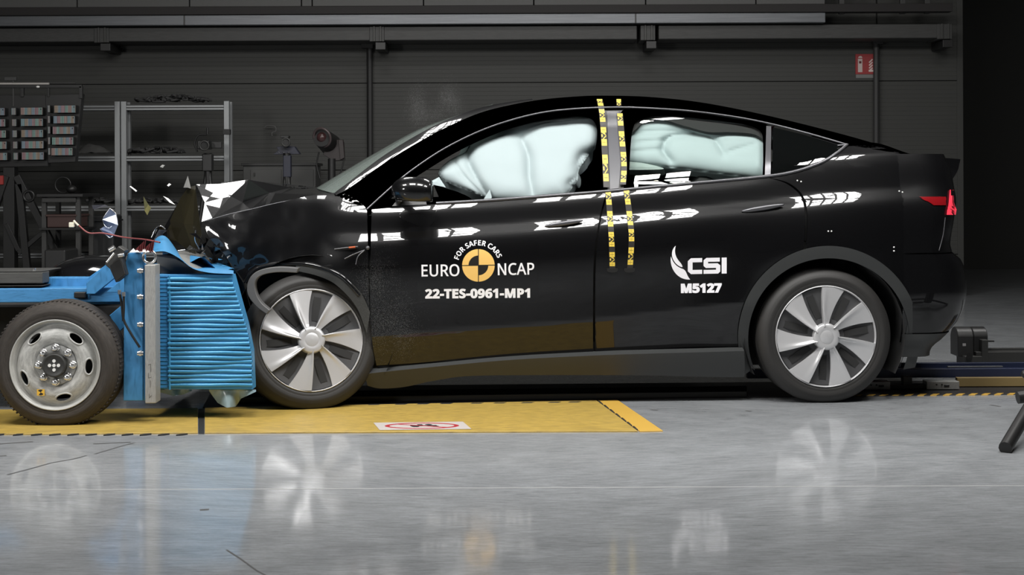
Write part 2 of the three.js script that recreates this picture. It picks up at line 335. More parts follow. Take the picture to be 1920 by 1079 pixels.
{ // flood light on its stand, left of the camera
  const [x, y, z, w, rad] = FLOOD, t = thing('flood_light', 'square flood light on a stand left of the camera', 'flood light', V(x, 0, z));
  t.rotation.y = Math.atan2(-2.0 - x, 0.2 - z);
  const add = (n, g, m, p = t) => { const o = new THREE.Mesh(g, m); o.name = n; o.castShadow = o.receiveShadow = true; p.add(o); return o; };
  const head = add('lamp_housing', box(w + 0.1, w + 0.1, 0.15, 0, y, -0.09, 0.02), M.blackPlastic);
  add('lamp_face', box(w, w, 0.01, 0, y, -0.01), std(lin(0.2, 0.2, 0.2), 0.5, 0, { emissive: lin(1, 1, 1), emissiveIntensity: 3 }), head);
  add('mast', rod(V(0, 0.2, -0.12), V(0, y, -0.12), 0.03), M.darkSteel);
  for (let k = 0; k < 3; k++) add('leg', rod(V(0, 0.5, -0.12), V(0.45 * Math.cos(k * 2.09), 0.01, -0.12 + 0.45 * Math.sin(k * 2.09)), 0.02), M.darkSteel);
  const L = new THREE.RectAreaLight(0xfffdfa, rad, w, w); L.position.set(0, y, 0.01); L.rotation.y = Math.PI; L.name = 'flood_lamp'; t.add(L);
}

// ---------------------------------------------------------------- yellow floor plates
{
  const yellow = noiseTex(512, 512, (u, v) => { const s = Math.max(0, tile(4, 30, u, v, 3) - 0.3) * 90, n = tile(3, 8, u, v) * 14 + tile(20, 60, u, v, 6) * 8; const c = 236 + n - s * 0.6; return [c, c * 0.985 + 1, c * 0.93 + s * 0.5]; });
  yellow.repeat.set(0.6, 0.6);
  const ym = std(srgb(194, 166, 90), 0.42, 0, { map: yellow }), lip = std(srgb(200, 160, 70), 0.5), blk = std(lin(0.02, 0.02, 0.02), 0.6);
  const flat = (pix, h, bevel = 0.001) => {        // plate lying on the floor with the given outline
    const s = new THREE.Shape(pix.map(([a, b]) => { const p = G(a, b); return new THREE.Vector2(p.x, -p.z); }));
    const g = new THREE.ExtrudeGeometry(s, { depth: h - bevel, bevelEnabled: true, bevelThickness: bevel, bevelSize: bevel, bevelOffset: -bevel, bevelSegments: 1 });
    return g.rotateX(-Math.PI / 2);
  };
  const a = thing('floor_plate', 'yellow floor plate under the trolley wheel', 'floor plate', G(150, 800), 'yellow floor plates');
  part(a, 'plate_top', flat([[-220, 772], [371, 768], [371, 814], [-220, 818]], 0.006), ym);
  const b = thing('floor_plate', 'yellow floor plate bearing the round prohibition sign', 'floor plate', G(750, 790), 'yellow floor plates');
  part(b, 'plate_top', flat([[384, 767], [1118, 753], [1196, 811], [384, 814]], 0.006), ym);
  part(b, 'plate_border', flat([[1121, 753], [1158, 752], [1243, 810], [1200, 811]], 0.005), lip);
  single('floor_slot', flat([[372, 768], [383, 768], [383, 815], [372, 815]], 0.002), blk, 'narrow dark slot between the two yellow floor plates', 'slot');
  // worn black hazard dashes along the front edge and the slanted edge
  for (let k = 0; k < 11; k++) { const x = -10 + k * 34; part(a, 'hazard_dash', flat([[x, 818.2], [x + 12, 817.4], [x + 22, 815.8], [x + 9, 816.2]], 0.0066), blk); }
  for (let k = 0; k < 7; k++) { const t = k / 7, x = 1121 + t * 76, y = 754 + t * 56; part(b, 'hazard_dash', flat([[x, y], [x + 3.5, y], [x + 10, y + 6], [x + 6, y + 6]], 0.0066), blk); }
  for (let k = 0; k < 9; k++) { const x = 690 + k * 48 + rr(-8, 8); part(b, 'hazard_dash', flat([[x, 760.5 - k * 0.6], [x + 22, 760.2 - k * 0.6], [x + 16, 762 - k * 0.6], [x - 4, 762.2 - k * 0.6]], 0.0066), blk); }
  // prohibition sticker lying on the plate
  const q = [G(712, 810), G(884, 808), G(868, 794), G(700, 796)];
  const tex = canvasTex(512, 256, (c, w, h) => {
    c.fillStyle = '#bdb6b2'; c.fillRect(0, 0, w, h); c.strokeStyle = '#a8323a'; c.lineWidth = 26; c.beginPath(); c.ellipse(256, 128, 196, 92, 0, 0, 7); c.stroke();
    c.fillStyle = '#2b2a2d'; c.fillRect(190, 110, 150, 34); c.beginPath(); c.arc(215, 150, 22, 0, 7); c.arc(325, 150, 22, 0, 7); c.fill(); c.fillRect(235, 76, 30, 50); c.beginPath(); c.arc(300, 90, 20, 0, 7); c.fill();
    c.strokeStyle = '#a8323a'; c.lineWidth = 20; c.beginPath(); c.moveTo(130, 66); c.lineTo(385, 190); c.stroke();
  });
  const g = new THREE.BufferGeometry(), up = 0.0075; const o = [q[0], q[1], q[2], q[0], q[2], q[3]];
  g.setAttribute('position', new THREE.Float32BufferAttribute(o.flatMap((p) => [p.x, up, p.z]), 3)); g.setAttribute('uv', new THREE.Float32BufferAttribute([0, 0, 1, 0, 1, 1, 0, 0, 1, 1, 0, 1], 2)); g.computeVertexNormals();
  single('floor_sticker', g, std(0xffffff, 0.5, 0, { map: tex }), 'flat prohibition sticker with red ring and black figure', 'sticker');
  // guide track under the car and its cover strips
  const tr = thing('guide_track', 'dark tow track recessed in the floor behind the car wheels', 'track', G(1300, 735));
  part(tr, 'track_bed', flat([[380, 766], [400, 727], [2060, 712], [2060, 739], [1250, 749], [1118, 752.4]], 0.003), std(lin(0.018, 0.017, 0.018), 0.5));
  part(tr, 'track_rail', [bar(G(420, 757).setY(0.012), G(1400, 744).setY(0.012), 0.03, 0.018)], M.darkSteel);
  part(tr, 'track_rail', [bar(G(420, 745).setY(0.012), G(1400, 733).setY(0.012), 0.03, 0.018)], M.darkSteel);
  const hz = []; for (let k = 0; k < 16; k++) { const x = 1600 + k * 24; hz.push(flat([[x, 744.5 - k * 0.25], [x + 12, 744.3 - k * 0.25], [x + 18, 741.6 - k * 0.25], [x + 6, 741.8 - k * 0.25]], 0.0045)); }
  hz.forEach((h) => part(tr, 'hazard_dash', h, std(srgb(190, 150, 60), 0.5)));
  // rails and cover plates at the rear of the car
  const d = 7.75;
  const hose = thing('rail_beam', 'long navy blue beam lying on the floor behind the rear wheel', 'beam', G(1780, 735));
  part(hose, 'beam_body', [bar(W(1400, 727, d).setY(0.075), W(1990, 722, d).setY(0.075), 0.05, 0.045)], M.navy);
  part(hose, 'beam_body', [bar(W(1500, 709, 8.05).setY(0.078), W(1990, 713, 8.05).setY(0.078), 0.03, 0.03)], M.navy);
  part(hose, 'pale_strip', [bar(W(1776, 714, 7.95).setY(0.074), W(1880, 716, 7.95).setY(0.074), 0.024, 0.02)], M.galvanised);
  for (const [p, q2, lab] of [[1610, 1664, 'pale metal cover plate with bolts just behind the rear tyre'], [1732, 1793, 'pale metal cover plate with bolts further right on the rail']]) {
    const c = thing('cover_plate', lab, 'plate', V(X((p + q2) / 2, 7.62), 0.005, CAMZ - 7.62), 'rail cover plates');
    part(c, 'plate_face', span(V(X(p, 7.62), 0.006, CAMZ - 7.58), V(X(q2, 7.62), 0.05, CAMZ - 7.66), 0.003), M.aluminium);
    for (const x of [p + 18, p + 28]) part(c, 'bolt', rod(V(X(x, 7.62), 0.033, CAMZ - 7.585), V(X(x, 7.62), 0.033, CAMZ - 7.572), 0.004), M.blackPlastic);
    part(c, 'slot', span(V(X(p + 32, 7.62), 0.022, CAMZ - 7.585), V(X(p + 42, 7.62), 0.032, CAMZ - 7.574), 0.003), M.blackPlastic);
  }
  single('rail_clamp', [span(V(X(1664, 7.63), 0.004, CAMZ - 7.6), V(X(1732, 7.63), 0.03, CAMZ - 7.66)), box(0.05, 0.05, 0.05, X(1698, 7.63), 0.05, CAMZ - 7.63)], M.blackPlastic, 'black clamp between the two pale rail plates', 'clamp');
  single('wooden_batten', bar(W(1793, 735, 7.7).setY(0.031), W(1990, 733, 7.7).setY(0.031), 0.05, 0.035), std(srgb(140, 120, 78), 0.6), 'yellowish batten lying beside the blue beam at right', 'batten');
}

// ---------------------------------------------------------------- wheels
// built facing +z round the origin, outer face at z = 0, then turned into place
function tyreGeo(R, rim, w, grooves = true) {
  const p = [], b = rim, P = (r, z) => p.push(new THREE.Vector2(r, z));
  P(b - 0.004, -0.012); P(b + 0.004, -0.004); P(b + 0.012, 0.001);
  const sw = R - b; for (let k = 1; k <= 8; k++) { const t = k / 9; P(b + 0.012 + (sw - 0.035) * t, -0.004 + 0.007 * Math.sin(t * Math.PI) - 0.006 * t * t + (k === 5 ? 0.0015 : 0)); }
  P(R - 0.018, -0.016); P(R - 0.009, -0.026); P(R - 0.004, -0.038);
  const inz = w - 0.038; const n = 4;
  if (grooves) for (let k = 0; k < n; k++) { const z = -0.038 - (inz - 0.038) * (k + 0.6) / n; P(R, z + 0.008); P(R - 0.007, z + 0.006); P(R - 0.007, z - 0.002); P(R, z - 0.004); }
  P(R - 0.004, -inz); P(R - 0.02, -w + 0.01); P(R - 0.06, -w); P(b, -w + 0.012);
  return new THREE.LatheGeometry(p, 96).rotateX(Math.PI / 2);
}
function placed(g, at, axis, spin = 0) {     // turn +z to the axle direction, keep up up
  const m = new THREE.Matrix4().lookAt(axis, V(0, 0, 0), V(0, 1, 0));
  return g.rotateZ(spin).applyMatrix4(m).translate(at.x, at.y, at.z);
}
function carWheel(parent, hub, axis, spin) {
  const R = 0.352, rim = 0.262, put = (g) => placed(g, hub, axis, spin);
  const w = part(parent, 'wheel', put(tyreGeo(R, rim, 0.25)), M.tyre);
  const lathe = (pts, n = 72) => new THREE.LatheGeometry(pts.map(([r, z]) => new THREE.Vector2(r, z)), n).rotateX(Math.PI / 2);
  part(w, 'rim', put(lathe([[0.262, -0.01], [0.264, -0.003], [0.2605, 0.0015], [0.2575, -0.001], [0.256, -0.012], [0.25, -0.03], [0.245, -0.2]])), M.blade);
  part(w, 'wheel_dish', put(lathe([[0.252, -0.012], [0.17, -0.022], [0.075, -0.014], [0, -0.014]])), M.wheelDark);
  const N = 7, seg = 2 * Math.PI / N;
  const aL = (t) => lerp(-0.3, -0.1, Math.pow(t, 0.4)), aR = (t) => lerp(0.16, 0.37, Math.pow(t, 0.9));   // swirl edges, radians
  for (let k = 0; k < N; k++) {
    const a0 = Math.PI / 2 - k * seg;
    const P = (t, v) => { const r = lerp(0.056, 0.2565, t), a = a0 - lerp(aL(t), aR(t), v); const ridge = Math.exp(-Math.pow((v - 0.1) / 0.16, 2)); const z = 0.004 + 0.012 * (1 - t) * (1 - t) + 0.012 * ridge * (1 - t * 0.85) - 0.012 * v * (1 - 0.2 * t) * (t > 0.05 ? 1 : 0.4); return V(r * Math.cos(a), r * Math.sin(a), z); };
    const top = surf(P, 22, 10);
    const side = (v) => surf((t, q) => { const p = P(t, v); return V(p.x, p.y, lerp(p.z, -0.018, q)); }, 22, 1);
    part(w, 'spoke', put(merge([top, side(0), side(1)])), M.blade);
    // dark opening beside the blade
    const am = a0 + 0.4, s = new THREE.Shape(); const q = [[0.1, -0.01], [0.104, -0.018], [0.216, -0.019], [0.222, -0.012], [0.222, 0.01], [0.216, 0.017], [0.104, 0.013], [0.1, 0.008]];
    path(q.map(([r, a]) => [r * Math.cos(am) - a * Math.sin(am), r * Math.sin(am) + a * Math.cos(am)]), true, 4).forEach(([x, y], i) => (i ? s.lineTo(x, y) : s.moveTo(x, y)));
    part(w, 'vent', put(new THREE.ExtrudeGeometry(s, { depth: 0.002, bevelEnabled: false }).translate(0, 0, -0.0155)), M.wheelVoid);
  }
  part(w, 'hub_cap', put(lathe([[0.07, -0.014], [0.069, 0.012], [0.062, 0.019], [0.045, 0.022], [0.036, 0.018], [0.034, 0.02], [0.02, 0.023], [0, 0.024]], 48)), M.blade);
}

// ---------------------------------------------------------------- the trolley
const trolleyHub = G(103, 801.5);
{
  const d = CAMZ - trolleyHub.z, wr = 0.302, hub = V(W(103, 688, d).x, wr - 0.009, trolleyHub.z);
  const t = thing('impact_trolley', 'blue steel crash test trolley with silver wheel and ribbed blue barrier face', 'trolley', V(hub.x, 0, hub.z - 0.8));
  const put = (g) => placed(g, hub, V(0.0, 0, 1), 0);
  const lathe = (pts, n = 80) => new THREE.LatheGeometry(pts.map(([r, z]) => new THREE.Vector2(r, z)), n).rotateX(Math.PI / 2);
  const w = part(t, 'wheel', put(tyreGeo(wr, 0.211, 0.2)), M.dustyTyre);
  // tread blocks on the shoulder
  const tb = []; for (let k = 0; k < 90; k++) tb.push(box(0.008, 0.006, 0.05, 0, wr - 0.002, -0.055, 0.001).rotateZ(k / 90 * 2 * Math.PI));
  part(w, 'tread_blocks', put(merge(tb)), M.dustyTyre);
  part(w, 'rim', put(lathe([[0.205, -0.14], [0.206, -0.03], [0.214, -0.008], [0.2155, 0.002], [0.212, 0.005], [0.207, 0.0], [0.203, -0.012], [0.198, -0.024], [0.19, -0.028]])), M.steelWheel);
  const prof = [[0.196, -0.03], [0.185, -0.026], [0.17, -0.012], [0.15, -0.001], [0.13, 0.001], [0.11, -0.006], [0.102, -0.012], [0.096, -0.022], [0.055, -0.022], [0.055, -0.034], [0.1, -0.034], [0.15, -0.012], [0.185, -0.038], [0.196, -0.04], [0.196, -0.03]];
  const ev = new Evaluator(); ev.attributes = ['position', 'normal', 'uv'];
  let disc = new Brush(lathe(prof, 120)); disc.updateMatrixWorld();
  const holes = [52, 128, 203, 284, 357].map((a) => a * D2R);
  for (const a of holes) { const c = new Brush(new THREE.CylinderGeometry(1, 1, 0.2, 32).rotateX(Math.PI / 2).scale(0.018, 0.036, 1).translate(0.158, 0, 0).rotateZ(a)); c.updateMatrixWorld(); disc = ev.evaluate(disc, c, SUBTRACTION); disc.updateMatrixWorld(); }
  const dg = part(w, 'wheel_disc', put(disc.geometry), M.steelWheel);
  for (const a of holes) {
    const pts = []; for (let k = 0; k < 20; k++) { const q = k / 20 * 2 * Math.PI, x = 0.158 + 0.0185 * Math.cos(q), y = 0.0385 * Math.sin(q), r = Math.hypot(x, y); pts.push(V(x, y, r > 0.17 ? -0.012 - (r - 0.17) * 1.0 : r > 0.15 ? -0.001 - (r - 0.15) * 0.55 : -0.001)); }
    part(w, 'hole_lip', put(new THREE.TubeGeometry(new THREE.CatmullRomCurve3(pts, true), 40, 0.0042, 6, true).rotateZ(a)), M.steelWheel);
  }
  part(w, 'brake_drum', put(lathe([[0, -0.07], [0.17, -0.07], [0.17, -0.15]])), M.inner);
  part(w, 'hub_flange', put(lathe([[0.097, -0.02], [0.094, -0.012], [0.05, -0.01], [0.05, -0.03]])), M.aluminium);
  for (let k = 0; k < 8; k++) part(w, 'lug_nut', put(merge([lathe([[0.017, -0.012], [0.016, 0.006], [0.012, 0.014], [0, 0.016]], 6).translate(0.081, 0, 0).rotateZ(k * Math.PI / 4), lathe([[0.02, -0.012], [0.0195, -0.006], [0.014, -0.004]], 16).translate(0.081, 0, 0).rotateZ(k * Math.PI / 4)])), M.chrome);
  const hc = part(w, 'hub_cap', put(lathe([[0.056, -0.02], [0.056, 0.014], [0.05, 0.02], [0.046, 0.014], [0.03, 0.012], [0, 0.012]], 40)), M.darkSteel);
  for (const [x, y] of [[0, 0], [0.0, 0.021], [0.021, 0], [-0.021, 0], [0, -0.021]]) part(hc, 'white_dot', put(new THREE.CylinderGeometry(0.008, 0.008, 0.002, 16).rotateX(Math.PI / 2).translate(x, y, 0.0135)), M.white);
  { const c = canvasTex(128, 128, (x) => { x.fillStyle = '#e0b23c'; x.fillRect(0, 0, 128, 128); x.fillStyle = '#1c1a18'; x.beginPath(); x.moveTo(64, 64); x.arc(64, 64, 58, 0.6, 2.2); x.fill(); x.beginPath(); x.moveTo(64, 64); x.arc(64, 64, 58, 3.74, 5.34); x.fill(); });
    part(w, 'target_sticker', put(new THREE.PlaneGeometry(0.036, 0.03).translate(-0.066, -0.128, 0.0045)), std(0xffffff, 0.5, 0, { map: c })); }
  // chassis: everything behind the wheel, given as outlines at their own distance
  const B = M.blue, bx = (x0, y0, x1, y1, dd, t2, r = 0.006) => { const a = W(x0, y0, dd), b = W(x1, y1, dd); return span(V(a.x, b.y, CAMZ - dd), V(b.x, a.y, CAMZ - dd - t2), r); };
  const d2 = 6.86;
  part(t, 'side_beam', bx(-640, 571, 236, 540, d2, 0.12), B);
  part(t, 'upper_beam', plateAt([[-640, 541], [78, 541], [85, 521], [165, 521], [205, 492], [236, 492], [236, 571], [150, 571], [150, 545], [-640, 545]], d2 + 0.12, 0.1), B);
  part(t, 'cross_beam', bx(85, 540, 150, 520, d2 + 0.3, 0.9), B);
  part(t, 'side_beam', bx(-640, 571, 240, 540, 8.3, 0.12), B);
  const dk = part(t, 'deck_plate', [bx(-640, 535, 80, 511, d2 + 0.02, 0.1, 0.004)], M.deck);
  part(dk, 'deck_edge', bx(-640, 540, 80, 536, d2, 0.5, 0.002), M.inner);
  part(dk, 'deck_lid', bx(-640, 513, 78, 509, d2 + 0.02, 0.3, 0.004), M.deck);
  part(dk, 'bolt', rod(W(64, 512, d2 + 0.07), W(64, 503, d2 + 0.07), 0.008), M.chrome);
  part(t, 'gusset', plateAt([[162, 531], [205, 490], [236, 490], [236, 505], [178, 552], [162, 552]], d2 - 0.03, 0.02), B);
  part(t, 'gusset', plateAt([[200, 548], [236, 518], [236, 550]], d2 - 0.06, 0.015), B);
  part(t, 'brace', plateAt([[205, 592], [236, 566], [236, 612], [222, 624]], d2 - 0.05, 0.02), B);
  part(t, 'rear_cover', [new THREE.SphereGeometry(1, 24, 14).scale(0.22, 0.12, 0.4).translate(...W(175, 520, 7.5).toArray())], M.glossBlack);
  part(t, 'junction_box', bx(138, 560, 160, 548, d2 - 0.03, 0.05), M.blackPlastic);
  part(t, 'underframe', bx(-640, 640, 236, 575, 7.3, 0.9), M.inner);
  part(t, 'axle', rod(V(hub.x, hub.y, hub.z - 0.1), V(hub.x, hub.y, hub.z - 1.6), 0.05), M.darkSteel);
  const fw = hub.clone().setZ(hub.z - 1.45);
  part(t, 'far_wheel', placed(tyreGeo(wr, 0.211, 0.2), fw, V(0, 0, 1)), M.dustyTyre);
  for (const dz of [0, -1.45]) { const h2 = hub.clone().add(V(-1.5, 0, dz)), rw = part(t, 'rear_wheel', placed(tyreGeo(wr, 0.211, 0.2), h2, V(0, 0, 1)), M.dustyTyre); part(rw, 'wheel_disc', placed(lathe([[0.213, 0], [0.2, -0.025], [0.15, -0.002], [0.1, -0.02], [0, -0.015]]), h2, V(0, 0, 1)), M.steelWheel); }
  part(t, 'axle', rod(V(hub.x - 1.5, hub.y, hub.z - 0.1), V(hub.x - 1.5, hub.y, hub.z - 1.6), 0.05), M.darkSteel);
  // front plate and posts that carry the barrier
  const dp = 6.62;
  const fp = part(t, 'front_plate', plateAt([[233, 500], [240, 475], [262, 473], [268, 480], [268, 752], [231, 752]], dp, 0.06), B);
  part(t, 'barrier_back_plate', bx(262, 752, 273, 500, dp + 0.01, 1.3), B);
  part(t, 'far_plate', plateAt([[236, 500], [240, 478], [266, 478], [268, 752], [236, 752]], dp + 1.3, 0.06), B);
  for (const y of [508, 557, 609, 663]) part(fp, 'bolt', [rod(W(258, y, dp - 0.01), W(269, y, dp - 0.01), 0.012, 0.012, 6), rod(W(262, y, dp - 0.012), W(266, y, dp - 0.012), 0.015, 0.015, 12)], M.chrome);
  const post = part(t, 'corner_post', bx(272, 757, 291, 497, dp - 0.06, 0.09, 0.004), M.aluminium, 'grey aluminium post with worn faces');
  { const c = canvasTex(128, 512, (x) => { x.clearRect(0, 0, 128, 512); x.strokeStyle = '#46443f'; x.lineWidth = 6; x.beginPath(); x.moveTo(30, 20); x.lineTo(70, 8); x.lineTo(70, 120); x.moveTo(30, 130); x.lineTo(32, 200); x.lineTo(78, 190); x.moveTo(60, 230); x.lineTo(60, 330); x.moveTo(40, 420); x.lineTo(48, 470); x.lineTo(80, 440); x.stroke(); });
    const a = W(275, 752, dp - 0.061), b = W(289, 682, dp - 0.061); part(post, 'pen_marks', new THREE.PlaneGeometry(b.x - a.x, b.y - a.y).translate((a.x + b.x) / 2, (a.y + b.y) / 2, CAMZ - dp + 0.0612), std(0xffffff, 0.6, 0, { map: c, transparent: true })); }
  part(post, 'lifting_eye', [new THREE.TorusGeometry(0.03, 0.007, 8, 20).translate(...W(280, 482, dp).toArray())], M.chrome);
  // ribbed barrier block: each corrugation is a part
  const db = 6.72, bd = 1.0;
  const L = 316, T = 519, Bo = 730;
  const right = (y) => path([[440, 515], [452, 560], [468, 610], [478, 660], [480, 733]], false, 6).reduce((b2, p) => Math.abs(p[1] - y) < Math.abs(b2[1] - y) ? p : b2)[0];
  const core = [[294, 515], [434, 516], [446, 560], [460, 610], [470, 660], [473, 731], [294, 730]];
  const bb = part(t, 'barrier_core', [plateAt(core, db, 0.1), plateAt(core.map(([x, y]) => [x > 400 ? x - 62 : x, y]), db + 0.1, bd - 0.1)], M.honeyFlat);
  const nr = 24;
  for (let k = 0; k < nr; k++) {
    const y = lerp(T, Bo - 3, (k + 0.5) / nr), hgt = (Bo - T) / nr * 0.5 * db / FOC * (0.82 + 0.1 * rnd()), x0 = X(L, db), x1 = X(right(y) - 8, db), pts = [];
    const yy = W(400, y, db).y, wob = rr(-1, 1) * 0.002;
    for (let q = 0; q <= 6; q++) { const s = q / 6; pts.push(V(lerp(x0, x1, s), yy + wob * s + 0.0022 * Math.sin(s * 9 + k * 1.7) * s, CAMZ - db + 0.004 * Math.sin(s * 6 + k))); }
    const pg = new THREE.TubeGeometry(new THREE.CatmullRomCurve3(pts), 18, hgt, 8);
    part(bb, 'corrugation', [pg, new THREE.SphereGeometry(hgt, 8, 6).translate(pts[0].x, pts[0].y, pts[0].z)], M.honey);
  }
  for (let k = 0; k < 30; k++) { const y = lerp(519, 727, k / 29); const a = W(296, y, db - 0.001), b = W(315, y, db - 0.001); part(bb, 'seam_line', rod(a, b, 0.0016, 0.0016, 5), M.blue); }
  part(bb, 'edge_strip', rod(W(318, 517, db - 0.004), W(318, 731, db - 0.004), 0.006, 0.006, 8), M.honey);
  part(t, 'honeycomb_end', plateAt([[294, 480], [330, 486], [375, 509], [395, 516], [294, 516]], db + 0.14, 0.6), std(lin(0.2, 0.2, 0.19), 0.6, 0.2));
  // curled blue sheet on top of the block
  const cp = path([[287, 473], [310, 472], [335, 484], [362, 504], [395, 512], [438, 514]], false, 5).map(([a, b]) => [a, b]);
  const curl = (k, dd) => { const i = Math.min(cp.length - 1, k * (cp.length - 1)), i0 = Math.floor(i), f = i - i0, p = cp[i0], q = cp[Math.min(cp.length - 1, i0 + 1)]; return W(lerp(p[0], q[0], f), lerp(p[1], q[1], f), dd); };
  part(t, 'curled_sheet', surf((u, v) => { const p = curl(u, db - 0.02 + v * 0.55); p.y += v * (0.05 + 0.04 * Math.sin(u * 9)) * (1 - 0.5 * u); return p; }, 40, 10), M.blueSheet);
  part(t, 'curled_sheet', surf((u, v) => { const p = W(lerp(305, 440, u), lerp(478, 512, Math.pow(u, 0.7)) - 10 * Math.sin(u * Math.PI), db + 0.25 + v * 0.3); p.y += 0.02 * Math.sin(u * 14 + v * 3); return p; }, 30, 8), M.blueSheet);
  // torn translucent sheets hanging below
  const hang = (pts, dd) => surf((u, v) => { const i = u * (pts.length - 1), a = pts[Math.floor(i)], b = pts[Math.min(pts.length - 1, Math.floor(i) + 1)], f = i - Math.floor(i); const p = W(lerp(a[0], b[0], f), lerp(731, lerp(a[1], b[1], f), v), dd + 0.04 * Math.sin(u * 11) * v); return p; }, 30, 8);
  part(t, 'torn_sheet', hang([[296, 735], [325, 743], [345, 740], [360, 733]], db + 0.05), M.film);
  part(t, 'torn_sheet', hang([[392, 734], [408, 756], [425, 765], [442, 763], [452, 748], [480, 735]], db + 0.02), M.film);
  // brake hoses
  part(t, 'hose', tube([W(224, 548, dp - 0.03), W(228, 570, dp - 0.03), W(232, 600, dp - 0.03), W(245, 625, dp - 0.03), W(262, 652, dp - 0.03)], 0.006), M.blackPlastic);
  part(t, 'hose', tube([W(232, 553, dp - 0.04), W(232, 580, dp - 0.04), W(231, 602, dp - 0.03)], 0.006), M.blackPlastic);
  part(t, 'hose_fitting', [rod(W(224, 552, dp - 0.03), W(224, 544, dp - 0.03), 0.009), rod(W(232, 556, dp - 0.04), W(232, 548, dp - 0.04), 0.009)], M.chrome);
  // data box clamped on the corner
  const bxp = part(t, 'data_box', plateAt([[196, 496], [222, 462], [234, 470], [228, 486], [236, 515], [217, 530], [206, 505]], dp - 0.05, 0.07), M.darkSteel);
  part(bxp, 'cover', plateAt([[206, 498], [226, 486], [235, 514], [217, 529]], dp - 0.06, 0.02), M.blackPlastic);
  part(bxp, 'clamp', [rod(W(205, 470, dp - 0.08), W(215, 464, dp - 0.08), 0.012), rod(W(200, 492, dp - 0.08), W(214, 475, dp - 0.08), 0.006), rod(W(222, 480, dp - 0.08), W(232, 478, dp - 0.08), 0.009)], M.chrome);
  part(t, 'broken_bits', [0, 1, 2, 3, 4, 5, 6, 7].map((k) => facets([W(252 + k * 4, 470 - (k % 3) * 3, dp), W(262 + k * 4, 460 - (k % 4) * 4, dp - 0.02), W(258 + k * 4, 474, dp - 0.03)], [[0, 1, 2]])), std(srgb(92, 38, 40), 0.5), 'dark red broken plastic bits');
  part(t, 'broken_bits', [0, 1, 2, 3, 4].map((k) => facets([W(242 + k * 6, 474, dp - 0.02), W(250 + k * 7, 466 + (k % 3) * 3, dp - 0.02), W(256 + k * 6, 473, dp - 0.04)], [[0, 1, 2]])), M.white, 'pale broken plastic bits');
}

// ---------------------------------------------------------------- the car
const YAW = 2.2 * D2R, CARW = 1.9;
const CO = G(1545, 757);                              // under the rear wheel's outer face
const ex = V(Math.cos(YAW), 0, -Math.sin(YAW)), ez = V(Math.sin(YAW), 0, Math.cos(YAW));
const L2W = (s, h, z) => V(CO.x + ex.x * s + ez.x * z, h, CO.z + ex.z * s + ez.z * z);     // z is outward
const N2W = (a, b, c) => { const v = V(ex.x * a + ez.x * c, b, ex.z * a + ez.z * c); return v.normalize(); };
const EYEP = V(0, EYE, CAMZ);
function S0(px, py, inset) {                          // photograph point -> (s, h) on the plane lying `inset` inside the car's side
  const r = ray(px, py), dir = V(r[0], r[1], -1), o = EYEP.clone().sub(CO);
  const oz = o.dot(ez) + inset, dz = dir.dot(ez), t = -oz / dz, p = o.addScaledVector(dir, t);
  return [p.dot(ex), p.y + CO.y];
}
const tab = (pts) => (x) => { if (x <= pts[0][0]) return pts[0][1]; for (let i = 0; i + 1 < pts.length; i++) if (x <= pts[i + 1][0]) return lerp(pts[i][1], pts[i + 1][1], (x - pts[i][0]) / (pts[i + 1][0] - pts[i][0])); return pts[pts.length - 1][1]; };
const smooth = (pts) => {                             // monotone-ish smooth table (cubic through points)
  return (x) => { const n = pts.length; if (x <= pts[0][0]) return pts[0][1]; if (x >= pts[n - 1][0]) return pts[n - 1][1]; let i = 0; while (x > pts[i + 1][0]) i++;
    const [x1, y1] = pts[i], [x2, y2] = pts[i + 1], m = (j) => { if (j <= 0 || j >= n - 1) return 0; const a = (pts[j][1] - pts[j - 1][1]) / (pts[j][0] - pts[j - 1][0]), b = (pts[j + 1][1] - pts[j][1]) / (pts[j + 1][0] - pts[j][0]); return a * b <= 0 ? 0 : 2 * a * b / (a + b); };
    const h = x2 - x1, t = (x - x1) / h; return (1 + 2 * t) * (1 - t) * (1 - t) * y1 + t * (1 - t) * (1 - t) * h * m(i) + t * t * (3 - 2 * t) * y2 + t * t * (t - 1) * h * m(i + 1); };
};
// belt and crease heights along the side
const hb = smooth([[700, 390], [860, 380], [1000, 370], [1140, 358.5], [1290, 345], [1430, 332], [1590, 312], [1800, 300]].map(([a, b]) => S0(a, b, 0.07)));
const hc = smooth([[600, 640], [740, 627], [920, 615], [1100, 602], [1240, 587], [1375, 570], [1560, 560], [1800, 560]].map(([a, b]) => S0(a, b, 0.03)));
// which way the side faces at each level (degrees up), integrated to its depth
const TILT = smooth([[-2, -17], [-0.03, -17], [0.02, -2], [0.12, -3], [0.32, -7], [0.48, -4], [0.6, 4], [0.68, 15], [0.73, 27], [0.775, 36], [0.8, 30], [0.83, 18], [0.89, 16], [0.94, 23], [0.985, 34], [1.04, 28], [1.12, 30], [1.25, 33], [1.5, 35], [1.8, 37], [1.9, 16], [1.96, 14], [2.04, 28], [2.12, 44], [2.3, 64], [3, 70]]);
const TILT2 = smooth([[-2, -17], [-0.03, -17], [0.02, -2], [0.12, -3], [0.32, -7], [0.48, -4], [0.6, 4], [0.68, 15], [0.73, 27], [0.775, 36], [0.8, 30], [0.83, 18], [0.9, 16], [1.0, 18], [1.1, 22], [1.16, 40], [1.3, 44], [1.6, 40], [1.9, 30], [2.04, 34], [2.12, 44], [2.3, 64], [3, 70]]);
